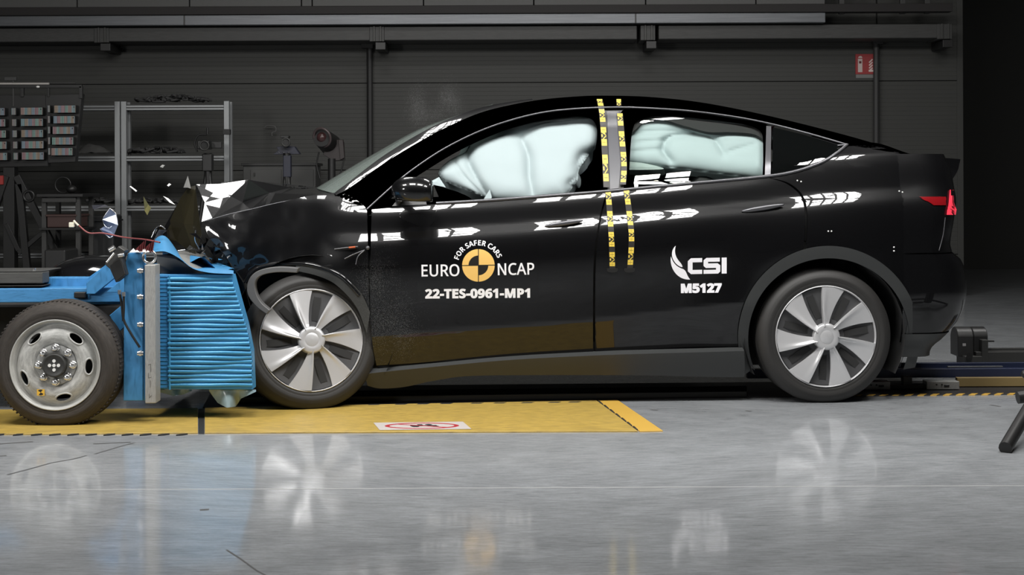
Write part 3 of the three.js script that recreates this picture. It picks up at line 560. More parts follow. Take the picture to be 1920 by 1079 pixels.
const HT = 0.42, table = (f) => { const a = [], st = 0.005; let z = 0; for (let t = -1.2; t < 2.6; t += st) { a.push(z); z += Math.tan(f(t + st / 2) * D2R) * st * (t < 1 ? 0.61 : HT); } const z0 = Math.min(...a.slice(200)); return (t) => { const i = Math.max(0, Math.min(a.length - 1.001, (t + 1.2) / st)), k = Math.floor(i); return lerp(a[k], a[k + 1], i - k) - z0; }; };
const TILT3 = smooth([[-2, -17], [-0.03, -17], [0.02, -2], [0.12, -3], [0.32, -7], [0.48, -4], [0.6, 2], [0.8, 11], [1.0, 15], [1.1, 24], [1.2, 40], [3, 60]]);
const DEPTH = table(TILT), DEPTH2 = table(TILT2), DEPTH3 = table(TILT3);
function inset(s, h) {
  const b = hb(s), c = hc(s), t = h < b ? (h - c) / (b - c) : 1 + (h - b) / HT;
  const aft = THREE.MathUtils.smoothstep(s, -0.5, -0.1); const fore = THREE.MathUtils.smoothstep(-s, 2.43, 2.62); let z = lerp(lerp(DEPTH(t), DEPTH2(t), aft), DEPTH3(t) + 0.03, fore);
  if (s > -0.1) { const q = Math.min(1.3, (s + 0.1) / 0.55); z += 0.035 * q * q; }         // tail rounds in
  if (s < -1.9) { const q = Math.min(1, (-1.9 - s) / 1.6); z += 0.16 * q * q; }                                        // nose rounds in
  const arch = Math.hypot(s, h - 0.34); z -= 0.022 * Math.exp(-Math.pow((arch - 0.45) / 0.16, 2)) * (h > 0.3 ? 1 : 0.5);   // haunch over the rear wheel
  if (s < -2.3) { const w = Math.min(1, (-2.3 - s) / 0.8); z += w * 0.012 * noise3(s * 3, h * 4, 2) + w * w * 0.006 * noise3(s * 9, h * 8, 5); }   // crumpled wing
  return z;
}
function S(px, py) { let z = 0.08, q; for (let k = 0; k < 12; k++) { q = S0(px, py, z); z = lerp(z, inset(q[0], q[1]), 0.7); } return q; }
const onSide = (off = 0) => (s, h) => {
  const e = 0.004, z = inset(s, h), a = (inset(s + e, h) - inset(s - e, h)) / (2 * e), b = (inset(s, h + e) - inset(s, h - e)) / (2 * e), n = N2W(a, b, 1);
  return [L2W(s, h, -z).addScaledVector(n, off), n];
};
const SP = (pts, closed = true, sub = 8) => path(pts, closed, sub).map(([a, b]) => S(a, b));
const sidePanel = (pts, off = 0, cell = 0.022, skirt = 0.014) => patch(SP(pts), cell, onSide(off), skirt);
const sidePt = (px, py, off = 0) => { const q = S(px, py); return onSide(off)(q[0], q[1])[0]; };
const sideTube = (pts, r, off = 0, sub = 6) => new THREE.TubeGeometry(new THREE.CatmullRomCurve3(path(pts, false, sub).map(([a, b]) => sidePt(a, b, off))), pts.length * sub, r, 8);
// strip between two curves of the photograph, laid on the side
function sideBand(A, B, off = 0, nu = 60, nv = 6) {
  const a = path(A, false, 10), b = path(B, false, 10), at = (c, u) => { const i = u * (c.length - 1), k = Math.min(c.length - 2, Math.floor(i)), f = i - k; return S(lerp(c[k][0], c[k + 1][0], f), lerp(c[k][1], c[k + 1][1], f)); };
  const pos = [], nor = [], uv = [], idx = [], f = onSide(off);
  for (let i = 0; i <= nu; i++) { const p = at(a, i / nu), q = at(b, i / nu); for (let j = 0; j <= nv; j++) { const [P, n] = f(lerp(p[0], q[0], j / nv), lerp(p[1], q[1], j / nv)); pos.push(P.x, P.y, P.z); nor.push(n.x, n.y, n.z); uv.push(i / nu, j / nv); } }
  for (let i = 0; i < nu; i++) for (let j = 0; j < nv; j++) { const k = i * (nv + 1) + j, l = k + nv + 1; idx.push(k, l, l + 1, k, l + 1, k + 1); }
  const g = new THREE.BufferGeometry(); g.setAttribute('position', new THREE.Float32BufferAttribute(pos, 3)); g.setAttribute('normal', new THREE.Float32BufferAttribute(nor, 3)); g.setAttribute('uv', new THREE.Float32BufferAttribute(uv, 2)); g.setIndex(idx); return g;
}
function mirrorCar(g) {                               // the same shape on the car's far side
  const c = L2W(0, 0, -CARW / 2), p = g.attributes.position, n = g.attributes.normal; g = g.clone();
  const P = g.attributes.position, Nn = g.attributes.normal;
  for (let i = 0; i < p.count; i++) { const v = V(p.getX(i), p.getY(i), p.getZ(i)), k = v.clone().sub(c).dot(ez); v.addScaledVector(ez, -2 * k); P.setXYZ(i, v.x, v.y, v.z); const m = V(n.getX(i), n.getY(i), n.getZ(i)); m.addScaledVector(ez, -2 * m.dot(ez)); Nn.setXYZ(i, m.x, m.y, m.z); }
  return g;
}
const car = thing('crash_test_car', 'black hatchback car with crushed front, lettered doors and inflated airbags', 'car', L2W(-1.3, 0, -0.95));
{
  // --- outlines along the greenhouse
  const roofEdge = [[628, 366], [660, 350], [725, 303], [800, 258], [860, 228], [915, 207], [1000, 189], [1080, 181], [1140, 179.5], [1220, 182], [1320, 193], [1440, 217], [1580, 252], [1680, 281], [1735, 297]];
  const frameTop = [[688, 393], [722, 362], [765, 325], [830, 281], [900, 246], [960, 225], [1020, 211], [1080, 204.5], [1140, 202], [1200, 202.5], [1290, 208], [1380, 220], [1450, 234], [1520, 252], [1588, 272]];
  const rail = part(car, 'roof_rail', sideBand(roofEdge, frameTop, 0, 120, 8), M.paint);
  { const e = path([[630, 366], [660, 349], [725, 303], [800, 258], [860, 228], [920, 205], [1000, 188]], false, 8);
    part(car, 'pillar_edge', surf((u, v) => { const i = u * (e.length - 1), k = Math.min(e.length - 2, Math.floor(i)), f = i - k, x = lerp(e[k][0], e[k + 1][0], f), y = lerp(e[k][1], e[k + 1][1], f), w = 13 * Math.sin(Math.PI * (0.12 + 0.8 * u)); const q = S(x, y), z0 = inset(q[0], q[1]) - 0.012, b = S0(x - 0.62 * w * v, y - 0.8 * w * v, z0 + (0.4 + 0.1 * v) * v * w / 363); return L2W(b[0], b[1], -(z0 + (0.4 + 0.1 * v) * v * w / 363)); }, 60, 6), M.paint); }
  part(car, 'far_roof_rail', mirrorCar(sideBand(roofEdge, frameTop, 0, 60, 3)), M.paint);
  part(car, 'window_trim', sideTube(frameTop, 0.005, 0.002), M.satin, 'satin grey bright strip round the windows');
  part(car, 'belt_trim', sideTube([[818, 382], [920, 376], [1040, 367], [1140, 359], [1290, 345], [1430, 332], [1490, 322], [1540, 305], [1570, 287], [1588, 272]], 0.0085, 0.002), M.satin, 'satin grey bright strip under the windows');
  // --- doors, wing, quarter panel
  const fd = part(car, 'front_door', sidePanel([[697, 393, 1], [820, 383], [1000, 370.5], [1137, 360, 1], [1124, 410], [1114, 480], [1112, 560], [1112, 664, 1], [1000, 669], [850, 677], [706, 686, 1], [698, 640], [694, 560], [695, 470]]), M.paint);
  const rd = part(car, 'rear_door', sidePanel([[1141, 360, 1], [1290, 346.5], [1437, 333, 1], [1475, 345], [1502, 370], [1509, 410], [1506, 470, 1], [1470, 486], [1432, 530], [1410, 577], [1399, 622], [1390, 653, 1], [1250, 659], [1116, 664, 1], [1116, 560], [1118, 480], [1127, 410]]), M.paint);
  const qp = part(car, 'quarter_panel', sidePanel([[1441, 333, 1], [1500, 322], [1545, 304], [1592, 274, 1], [1640, 272], [1700, 289], [1712, 294, 1], [1712, 420], [1712, 540], [1712, 600, 1], [1702, 556], [1674, 520], [1634, 492], [1590, 476], [1540, 472], [1511, 472, 1], [1514, 410], [1507, 370], [1480, 344]]), M.paint);
  part(qp, 'upper_pillar', sideBand([[1588, 273], [1640, 268], [1700, 287], [1748, 301]], [[1592, 274], [1642, 274], [1700, 291], [1745, 304]], 0.001, 20, 2), M.paint);
  const wing = part(car, 'front_wing', sidePanel([[382, 416, 1], [430, 403], [520, 381], [600, 364], [650, 365], [688, 391, 1], [690, 470], [691, 540], [694, 600, 1], [676, 560], [640, 522], [600, 504], [560, 497], [510, 498], [476, 508], [458, 532, 1], [440, 505], [415, 470], [392, 445]]), M.paint);
  part(wing, 'arch_lip', sideTube([[460, 530], [478, 507], [512, 497], [560, 495], [600, 502], [640, 519], [674, 554]], 0.014, -0.002), M.paint);
  // front door and rear door window frames (matte)
  const winF = [[712, 384], [760, 345], [800, 318], [860, 282], [930, 250], [1000, 229], [1060, 220], [1098, 219], [1117, 232], [1119, 262], [1108, 312], [1094, 364]];
  part(fd, 'window_frame', sideBand([[690, 392], [765, 326], [830, 283], [900, 248], [960, 227], [1020, 213], [1080, 206.5], [1112, 204.5], [1128, 208], [1133, 240], [1136, 300], [1139, 360]], winF, -0.006, 90, 4), M.rubberTrim);
  part(rd, 'window_frame', sideBand([[1170, 357], [1168, 300], [1163, 240], [1168, 206], [1210, 205], [1300, 211], [1380, 222], [1440, 233], [1446, 270], [1443, 332]], [[1179, 354], [1181, 300], [1186, 244], [1200, 224], [1250, 216], [1320, 222], [1390, 231], [1425, 244], [1431, 270], [1430, 333]], -0.006, 90, 4), M.rubberTrim);
  part(car, 'centre_pillar', sidePanel([[1122, 203, 1], [1175, 203, 1], [1176, 300], [1178, 355, 1], [1134, 359, 1], [1130, 300]], -0.012, 0.03), M.rubberTrim);
  part(car, 'pillar_panel', sidePanel([[1138, 208, 1], [1160, 208, 1], [1163, 260], [1164, 300], [1160, 352, 1], [1144, 354, 1], [1142, 300]], -0.006, 0.03), M.pillarGrey);
  part(rd, 'window_divider', sidePanel([[1437, 236, 1], [1446, 237, 1], [1445, 329, 1], [1434, 330, 1]], 0.0, 0.03), M.satin);
  // panes
  part(rd, 'window_pane', patch(SP([[1180, 354, 1], [1182, 300], [1188, 246], [1202, 226], [1250, 218], [1320, 224], [1390, 233], [1424, 246], [1430, 270], [1429, 333, 1], [1300, 344]]), 0.04, onSide(-0.012), 0), M.glass);
  const qg = part(qp, 'quarter_window', sidePanel([[1449, 238, 1], [1500, 250], [1582, 272, 1], [1560, 290], [1530, 307], [1490, 320], [1448, 328, 1]], -0.004, 0.03), M.tint);
  part(qg, 'trim_tip', sideTube([[1570, 274], [1590, 272]], 0.005, 0.003), M.satin);
  // wavy headliner edge hanging behind the rear window
  part(car, 'headliner', patch(SP([[1180, 208, 1], [1440, 234, 1], [1440, 262, 1], [1415, 247], [1370, 243], [1330, 243], [1290, 233], [1250, 222], [1215, 221], [1190, 240], [1180, 250, 1]]), 0.03, onSide(-0.022), 0.02), M.inner);
  // --- sill, claddings
  part(car, 'sill_cladding', patch(SP([[684, 700, 1], [720, 696], [800, 688], [950, 674], [1112, 665], [1250, 660], [1391, 656, 1], [1392, 703, 1], [1370, 705], [1200, 702], [1000, 702], [880, 704], [820, 712], [760, 724], [715, 727], [690, 722, 1]]), 0.02, (s, h) => { const q = hc(s), t = (h - 0.12) / (q - 0.12); const z = 0.075 - 0.05 * Math.sin(Math.min(1, Math.max(0, (h - 0.12) / 0.22)) * 2.0); const e = 0.05 * 2.0 / 0.22 * Math.cos(Math.min(1, Math.max(0, (h - 0.12) / 0.22)) * 2.0); return [L2W(s, h, -z), N2W(0, -e * 0.6 - 0.25, 1)]; }, 0.05), M.cladding);
  const arc = (c, r0, a0, a1, n = 16) => { const o = []; for (let i = 0; i <= n; i++) { const a = lerp(a0, a1, i / n); o.push([c[0] + r0[0] * Math.cos(a), c[1] - r0[1] * Math.sin(a)]); } return o; };
  const RC = [1553, 634], outR = [170, 173], inR = [151, 150];
  part(car, 'wheel_arch', sideBand(arc(RC, outR, -0.32, Math.PI + 0.14, 24), arc(RC, inR, -0.4, Math.PI + 0.42, 24), 0.008, 64, 4), M.cladding);
  part(car, 'wheel_arch', sideBand(arc(RC, inR, -0.4, Math.PI + 0.42, 24), arc(RC, [150, 149], -0.4, Math.PI + 0.42, 24), -0.03, 64, 1), M.cladding);
  part(car, 'arch_foot', sidePanel([[1381, 656, 1], [1402, 650, 1], [1408, 690], [1392, 704, 1], [1383, 700, 1]], 0.004, 0.03, 0.05), M.cladding);
  // wheel housings (dark half tubs)
  const tub = (s, h, r) => surf((u, v) => { const a = lerp(-0.5, Math.PI + 0.5, u); return L2W(s + r * Math.cos(a), h + r * Math.sin(a), lerp(-0.05, -0.42, v)); }, 30, 1);
  part(car, 'wheel_housing', [tub(0.02, 0.345, 0.42), surf((u, v) => L2W(lerp(-0.45, 0.48, u), lerp(0.15, 0.82, v), -0.4), 1, 1)], M.inner);
  const sf = S0(585, 640, 0.05)[0];
  part(car, 'wheel_housing', [tub(sf, 0.36, 0.42), surf((u, v) => L2W(sf + lerp(-0.45, 0.45, u), lerp(0.15, 0.8, v), -0.42), 1, 1)], M.inner);
  // --- tail: bumper, tailgate, lamp, spoiler
  const TS = 0.43, endAt = smooth([[0.24, 0.66], [0.32, 0.74], [0.4, 0.82], [0.48, 0.855], [0.56, 0.865], [0.66, 0.86], [0.73, 0.83], [0.775, 0.775], [0.8, 0.765], [0.95, 0.79], [1.06, 0.81], [1.2, 0.8], [1.31, 0.76]]);
  const tailAt = (a, h) => { const hw = CARW / 2 - inset(TS, h), c = Math.cos(a), k = Math.sign(c) * Math.pow(Math.abs(c), 0.42); return L2W(TS + (endAt(h) - TS) * Math.pow(Math.max(0, Math.sin(a)), 0.42), h, -CARW / 2 + hw * k); };
  const tail = (h0, h1, n = 14) => surf((u, v) => tailAt(u * Math.PI, lerp(h0, h1, v)), 96, n);
  const project = (p) => { const d = CAMZ - p.z, x = p.x / d * FOC, y = (p.y - EYE) / d * FOC, c = Math.cos(ROLL), q = Math.sin(ROLL); return [PPX + x * c - y * q, PPY - (x * q + y * c)]; };
  const onTail = (px, py, off) => { let best = null, bd = 1e9; for (let a = 0.001; a < 1.2; a += 0.01) { let h = 1; for (let k = 0; k < 4; k++) { const p = tailAt(a, h), d = CAMZ - p.z, r = ray(px, py); h = EYE + r[1] * d; } const p = tailAt(a, h), e = Math.abs(project(p)[0] - px); if (e < bd) { bd = e; best = p; } } return best.clone().addScaledVector(N2W(0.4, 0, 1), off); };
  const tailPatch = (rows, off) => surf((u, v) => { const i = v * (rows.length - 1), k = Math.min(rows.length - 2, Math.floor(i)), f = i - k, r = rows[k], q = rows[k + 1]; return onTail(lerp(lerp(r[0], q[0], f), lerp(r[1], q[1], f), u), lerp(r[2], q[2], f), off); }, 8, 10);
  part(car, 'rear_bumper', tail(0.3, 0.765), M.paint);
  part(car, 'tailgate', tail(0.772, 1.29), M.paint);
  part(car, 'bumper_cladding', sidePanel([[1700, 610, 1], [1712, 596, 1], [1716, 625], [1716, 660, 1], [1700, 666], [1690, 667, 1]], 0.006, 0.02, 0.06), M.cladding);
  part(car, 'bumper_cladding', surf((u, v) => { const p = tailAt(u * Math.PI, lerp(0.22, 0.345, v)); return p.addScaledVector(N2W(0.5, 0, u < 0.5 ? 1 : -1), 0.008); }, 60, 6), M.cladding);
  // hatch lid glass and spoiler across the car
  const cross = (near, crown, drop = 0) => surf((u, v) => { const i = u * (near.length - 1), k = Math.min(near.length - 2, Math.floor(i)), f = i - k, a = near[k], b = near[k + 1], s = lerp(a[0], b[0], f), h = lerp(a[1], b[1], f), z = inset(s, h) + drop; const t = 2 * v - 1; return L2W(s, h + crown * (1 - t * t), lerp(-z, -(CARW - z), v)); }, near.length * 3, 16);
  const roofLine = path(roofEdge.slice(5), false, 6).map(([a, b]) => S(a, b));
  part(car, 'roof', cross(roofLine, 0.02), M.paint);
  const sp0 = S0(1722, 293, 0.2), sp1 = S0(1797, 300, 0.55);
  part(car, 'spoiler', [surf((u, v) => { const t = 2 * v - 1; return L2W(lerp(sp0[0] - 0.1, sp1[0] - 0.07 * t * t * t * t, u), lerp(sp0[1] + 0.01, sp1[1], u), lerp(-0.2 - 0.13 * u, -CARW + 0.2 + 0.13 * u, v)); }, 6, 24),
    surf((u, v) => { const t = 2 * v - 1; return L2W(lerp(sp1[0] - 0.07 * t * t * t * t, 0.74, u), lerp(sp1[1], sp1[1] - 0.13, Math.sqrt(u)), lerp(-0.33 + 0.1 * u, -CARW + 0.33 - 0.1 * u, v)); }, 6, 24),
    surf((u, v) => L2W(lerp(sp0[0] - 0.1, lerp(sp1[0] - 0.07, 0.74, v), u), lerp(sp0[1] + 0.01, lerp(sp1[1], sp1[1] - 0.13, Math.sqrt(v)), u), lerp(-0.2, lerp(-0.33, -0.23, v), u)), 6, 6)], M.paint);
  const tl = part(car, 'tail_lamp', tailPatch([[1722, 1773, 369], [1738, 1773, 378], [1750, 1773, 385]], 0.004), phys({ color: lin(0.22, 0.006, 0.009), roughness: 0.15, clearcoat: 1 }), 'dark red tail lamp strip');
  part(tl, 'lit_element', tailPatch([[1779, 1786, 356], [1776, 1788, 385], [1775, 1791, 392], [1774, 1796, 394], [1773, 1797, 403]], 0.008), std(lin(0.5, 0.03, 0.05), 0.3, 0, { emissive: lin(0.75, 0.04, 0.07), emissiveIntensity: 1 }), 'glowing red L-shaped light');
  part(car, 'tailgate_gap', new THREE.TubeGeometry(new THREE.CatmullRomCurve3([[1772, 408], [1768, 440], [1760, 470]].map(([a, b]) => onTail(a, b, 0.003))), 16, 0.0022, 6), M.satin);
  // --- screen, bonnet, crushed nose
  const A = path([[640, 366], [725, 303], [800, 258], [860, 228], [915, 207]], false, 8).map(([a, b]) => S(a, b)).map(([s, h]) => L2W(s, h, -inset(s, h)));
  const C = path([[596, 352], [690, 296], [780, 246], [850, 220], [925, 196]], false, 8).map(([a, b]) => S0(a, b, CARW / 2)).map(([s, h]) => L2W(s, h, -CARW / 2));
  const F = A.map((p) => { const k = p.clone().sub(L2W(0, 0, -CARW / 2)).dot(ez); return p.clone().addScaledVector(ez, -2 * k); });
  const bow = (u, v) => { const i = u * (A.length - 1), k = Math.min(A.length - 2, Math.floor(i)), f = i - k, a = A[k].clone().lerp(A[k + 1], f), c = C[k].clone().lerp(C[k + 1], f), e = F[k].clone().lerp(F[k + 1], f); const m = c.clone().multiplyScalar(2).addScaledVector(a, -0.5).addScaledVector(e, -0.5); return a.multiplyScalar((1 - v) * (1 - v)).addScaledVector(m, 2 * v * (1 - v)).addScaledVector(e, v * v); };
  part(car, 'windscreen', surf((u, v) => bow(u, v), 24, 24), M.screen);
  part(car, 'roof_front', surf((u, v) => bow(1, v).lerp(V(...cross(roofLine, 0.02).attributes.position.array.slice(3 * Math.round(v * 16), 3 * Math.round(v * 16) + 3)), u), 2, 16), M.paint);
  const H = (px, py, i) => { const q = S0(px, py, i); return L2W(q[0], q[1], -i); };
  const bi = (x, y, e = 0) => H(x, y, 0.24 + 0.5 * (416 - y) / 363 + 0.19 * (x - 378) / 363 + e * 0.4);
  const bon = part(car, 'bonnet', facets([bi(368, 346), bi(412, 345, 0.004), bi(466, 337), bi(384, 380, -0.004), bi(432, 368, 0.01), bi(378, 416), bi(398, 409, 0.01), bi(455, 380, 0.05), H(505, 362, 0.5), H(545, 352, 0.72), H(520, 380, 0.2), H(600, 352, 0.8), H(600, 366, 0.16), H(640, 362, 0.3), H(655, 366, 0.13), H(470, 393, 0.2), bi(400, 362, 0.006)],
    [[0, 3, 16], [0, 16, 1], [16, 3, 4], [1, 16, 4], [1, 4, 2], [3, 5, 6], [3, 6, 4], [4, 6, 7], [4, 7, 2], [2, 7, 8], [2, 8, 9], [6, 15, 7], [7, 15, 8], [15, 10, 8], [8, 10, 12], [8, 12, 9], [9, 12, 11], [11, 12, 13], [13, 12, 14]], 0.006), M.paint);
  part(bon, 'bonnet_far_half', facets([H(368, 346, 0.42), H(462, 338, 0.62), H(600, 352, 0.8), H(380, 350, 1.0), H(480, 340, 1.2), H(600, 351, 1.2), H(440, 350, 1.75), H(600, 356, 1.75)], [[0, 1, 3], [1, 4, 3], [1, 2, 4], [2, 5, 4], [3, 4, 6], [4, 5, 6], [5, 7, 6]], 0.006), M.paint);
  part(bon, 'torn_tip', facets([H(344, 352, 0.4), H(352, 330, 0.42), H(358, 354, 0.4), H(352, 352, 0.34)], [[0, 1, 3], [1, 2, 3]], 0.004), M.aluminium, 'pale grey torn metal tip');
  part(bon, 'fold_edge', [tube([H(382, 416, 0.2), H(430, 402, 0.19), H(470, 393, 0.19), H(520, 381, 0.18), H(600, 366, 0.15)], 0.003)], M.satin);
  part(car, 'nose_panel', facets([H(352, 352, 0.42), H(366, 348, 0.38), H(372, 400, 0.3), H(378, 440, 0.25), H(366, 480, 0.3), H(330, 452, 0.42), H(308, 448, 0.5), H(318, 415, 0.5), H(338, 372, 0.45), H(345, 420, 0.36), H(362, 420, 0.33)], [[0, 8, 9], [0, 9, 1], [1, 9, 10], [1, 10, 2], [2, 10, 3], [10, 9, 4], [10, 4, 3], [9, 5, 4], [8, 7, 9], [7, 5, 9], [7, 6, 5]], 0.006), M.brownInner, 'dark folded front panel mirroring the yellow floor');
  part(car, 'nose_panel', facets([H(354, 346, 0.46), H(340, 370, 0.47), H(308, 426, 0.52), H(312, 434, 0.5), H(344, 378, 0.45), H(360, 352, 0.43)], [[0, 1, 4], [0, 4, 5], [1, 2, 3], [1, 3, 4]], 0.01), M.paint);
  part(car, 'headlamp_remains', [facets([H(284, 448, 0.45), H(292, 430, 0.45), H(300, 425, 0.42), H(313, 432, 0.44), H(314, 448, 0.42), H(300, 462, 0.42), H(287, 458, 0.44)], [[0, 1, 6], [1, 2, 3], [1, 3, 6], [3, 4, 6], [4, 5, 6]], 0.08)], M.glossBlack);
  part(car, 'headlamp_remains', [tube([H(284, 446, 0.43), H(293, 428, 0.43), H(301, 424, 0.41), H(310, 430, 0.42)], 0.004), tube([H(367, 432, 0.2), H(366, 450, 0.2), H(374, 468, 0.2)], 0.004), rod(H(334, 471, 0.3), H(347, 469, 0.3), 0.005)], M.silver);
  // torn black bumper shreds above the barrier
  const shreds = []; for (let k = 0; k < 46; k++) { const t = rnd(), px = lerp(355, 448, t) + rr(-6, 6), py = lerp(468, 500, t) + rr(-30, 24) * (1 - 0.3 * t), z = rr(0.1, 0.6), e = () => rr(-16, 16); shreds.push(facets([H(px + e(), py + e() * 0.7, z), H(px + e(), py + e() * 0.7, z + rr(-0.1, 0.1)), H(px + e(), py + e() * 0.7, z - 0.05)], [[0, 1, 2]], 0.006)); }
  part(car, 'bumper_shreds', shreds, M.glossBlack);
  const glint = []; for (let k = 0; k < 12; k++) { const px = rr(360, 440), py = lerp(470, 495, (px - 360) / 80) + rr(-16, 12), z = rr(0.02, 0.12), e = () => rr(-6, 6); glint.push(facets([H(px + e(), py + e(), z), H(px + e(), py + e(), z), H(px + e(), py + e(), z + 0.03)], [[0, 1, 2]], 0.003)); }
  part(car, 'bumper_shreds', glint, M.silver, 'bright torn trim slivers');
  part(car, 'bumper_shreds', [facets([H(440, 505, 0.1), H(456, 530, 0.08), H(470, 580, 0.08), H(480, 620, 0.1), H(474, 622, 0.2), H(452, 575, 0.2), H(440, 530, 0.2)], [[0, 1, 6], [1, 2, 5], [1, 5, 6], [2, 3, 4], [2, 4, 5]], 0.02), facets([H(392, 448, 0.2), H(420, 478, 0.16), H(452, 535, 0.12), H(444, 560, 0.2), H(412, 512, 0.25), H(380, 470, 0.3)], [[0, 1, 5], [1, 4, 5], [1, 2, 4], [2, 3, 4]], 0.02)], M.rubberTrim);
  part(car, 'bumper_shreds', [0, 1, 2, 3].map((k) => facets([H(462 + k * 3, 596 + k * 9, 0.02), H(469 + k * 2, 600 + k * 9, 0.0), H(466 + k * 3, 607 + k * 8, 0.02)], [[0, 1, 2]], 0.003)), M.silver, 'bright slivers beside the barrier edge');
  part(car, 'inner_wing', [surf((u, v) => H(lerp(430, 660, u), lerp(410, 560, v), 0.4 + 0.05 * noise3(u * 5, v * 5, 1)), 12, 8)], M.darkSteel);
  part(car, 'subframe', [rod(H(440, 560, 0.35), H(690, 640, 0.4), 0.035), rod(H(470, 610, 0.45), H(690, 690, 0.45), 0.03)], M.darkSteel);
  // loop of detached arch trim and wing-side marker
  const loop = [[560, 503], [520, 501], [484, 508], [466, 526], [464, 552], [480, 575], [500, 590]], loopIn = [[556, 512], [520, 511], [490, 517], [478, 530], [480, 550], [490, 568], [506, 582]];
  part(car, 'loose_arch_trim', plateAt([...path(loop, false, 5), ...path(loopIn, false, 5).reverse()], 6.9, 0.06), M.looseTrim, 'grey arch trim loop torn loose');
  part(car, 'wheel_arch', sideBand([[694, 585], [676, 548], [640, 515], [600, 500], [555, 493]], [[688, 625], [668, 575], [632, 535], [598, 518], [556, 508]], 0.006, 30, 4), M.cladding);
  part(car, 'inner_tub', sideBand([[560, 503], [520, 505], [484, 512], [468, 540], [486, 580]], [[600, 560], [570, 560], [545, 570], [520, 590], [505, 610]], -0.12, 20, 4), std(lin(0.03, 0.03, 0.03), 0.6));
  const cam = part(car, 'side_camera', [tube([sidePt(628, 468, 0.006), sidePt(650, 466, 0.012), sidePt(672, 464, 0.012)], 0.0035), new THREE.SphereGeometry(0.011, 12, 8).translate(...sidePt(690, 466, 0.01).toArray())], M.satin, 'loose side camera housing with wire');
  part(cam, 'orange_lens', rod(sidePt(655, 466, 0.014), sidePt(667, 465, 0.014), 0.005), std(srgb(190, 90, 50), 0.4));
  part(cam, 'wire', [tube([sidePt(684, 470, 0.01), sidePt(672, 482, 0.02), sidePt(668, 496, 0.02)], 0.003), tube([sidePt(684, 470, 0.01), sidePt(664, 478, 0.02), sidePt(648, 486, 0.02)], 0.003)], M.satin);
  // --- mirror
  const mp = H(778, 357, -0.08);
  const mg = new THREE.SphereGeometry(1, 32, 20); { const p = mg.attributes.position; for (let i = 0; i < p.count; i++) { let x = p.getX(i), y = p.getY(i), z = p.getZ(i); x = x > 0 ? Math.min(x, 0.75) : x; p.setXYZ(i, x * 0.12, (y > 0 ? Math.min(y, 0.9) * 0.075 : Math.max(y, -0.62) * 0.09) + x * -0.004, z * 0.1); } mg.computeVertexNormals(); }
  const mir = part(car, 'door_mirror', mg.translate(mp.x, mp.y, mp.z), M.paint);
  part(mir, 'mirror_foot', [tube([sidePt(748, 378, 0.0), sidePt(760, 374, 0.05), mp.clone().add(V(0, -0.03, 0))], 0.022)], M.rubberTrim);
  part(mir, 'mirror_sail', sidePanel([[735, 386, 1], [765, 352, 1], [790, 340, 1], [800, 383, 1]], -0.003, 0.03), M.rubberTrim);
  // --- handles
  const handle = (px, py, w, tilt) => { const a = sidePt(px - w, py + tilt, 0.008), b = sidePt(px + w, py - tilt, 0.012), g = new THREE.SphereGeometry(1, 24, 12).scale(a.distanceTo(b) / 2, 0.013, 0.011).rotateZ(Math.atan2(b.y - a.y, b.x - a.x)); const c = a.clone().add(b).multiplyScalar(0.5); return g.translate(c.x, c.y, c.z); };
  part(fd, 'door_handle', handle(1057, 421, 36, 5), M.satin); part(rd, 'door_handle', handle(1430, 392, 40, 6), M.satin);
  // --- inner shell, floor pan, far side
  part(car, 'inner_shell', patch(SP([[700, 400, 1], [1440, 340, 1], [1520, 340, 1], [1500, 450, 1], [1400, 560, 1], [1380, 660, 1], [700, 690, 1]]), 0.06, onSide(-0.06), 0), M.inner);
  part(car, 'inner_shell', patch(SP([[1440, 345, 1], [1590, 290, 1], [1740, 310, 1], [1750, 560, 1], [1700, 540, 1], [1640, 475, 1], [1540, 455, 1], [1490, 450, 1]]), 0.06, onSide(-0.05), 0), M.inner);
  const far = SP([[400, 440, 1], [660, 380, 1], [1130, 360, 1], [1430, 333, 1], [1590, 290, 1], [1740, 305, 1], [1760, 480, 1], [1740, 600, 1], [1700, 540, 1], [1640, 485, 1], [1540, 465, 1], [1450, 500, 1], [1395, 600, 1], [1388, 690, 1], [700, 690, 1], [690, 590, 1], [600, 500, 1], [500, 500, 1], [420, 560, 1]], true, 1);
  part(car, 'far_body_side', mirrorCar(patch(far, 0.08, onSide(0), 0.01)), M.paint);
  part(car, 'floor_pan', [surf((u, v) => L2W(lerp(-2.3, -0.45, u), 0.2, lerp(-0.08, -CARW + 0.1, v)), 1, 1), surf((u, v) => L2W(lerp(-0.45, 0.55, u), 0.3, lerp(-0.4, -CARW + 0.4, v)), 1, 1), surf((u, v) => L2W(lerp(-2.9, -2.3, u), 0.25, lerp(-0.45, -CARW + 0.45, v)), 1, 1), surf((u, v) => L2W(lerp(-2.3, -0.45, u), lerp(0.2, 0.32, v), -0.09), 1, 1)], M.inner);
  part(car, 'dashboard', [surf((u, v) => L2W(lerp(-2.35, -1.9, u), 0.98 - 0.05 * u, lerp(-0.15, -CARW + 0.15, v)), 2, 2), surf((u, v) => L2W(-1.9, lerp(0.3, 0.93, u), lerp(-0.15, -CARW + 0.15, v)), 1, 1)], M.inner);
  const seat = (s) => merge([box(0.14, 0.72, 0.5, 0, 0.36, 0, 0.06).rotateZ(-0.35).translate(...L2W(s, 0.5, -0.5).toArray()), box(0.5, 0.16, 0.5, 0, 0, 0, 0.06).translate(...L2W(s - 0.28, 0.5, -0.5).toArray())]);
  part(car, 'seat', seat(-0.78), M.inner); part(car, 'seat', seat(0.06), M.inner);
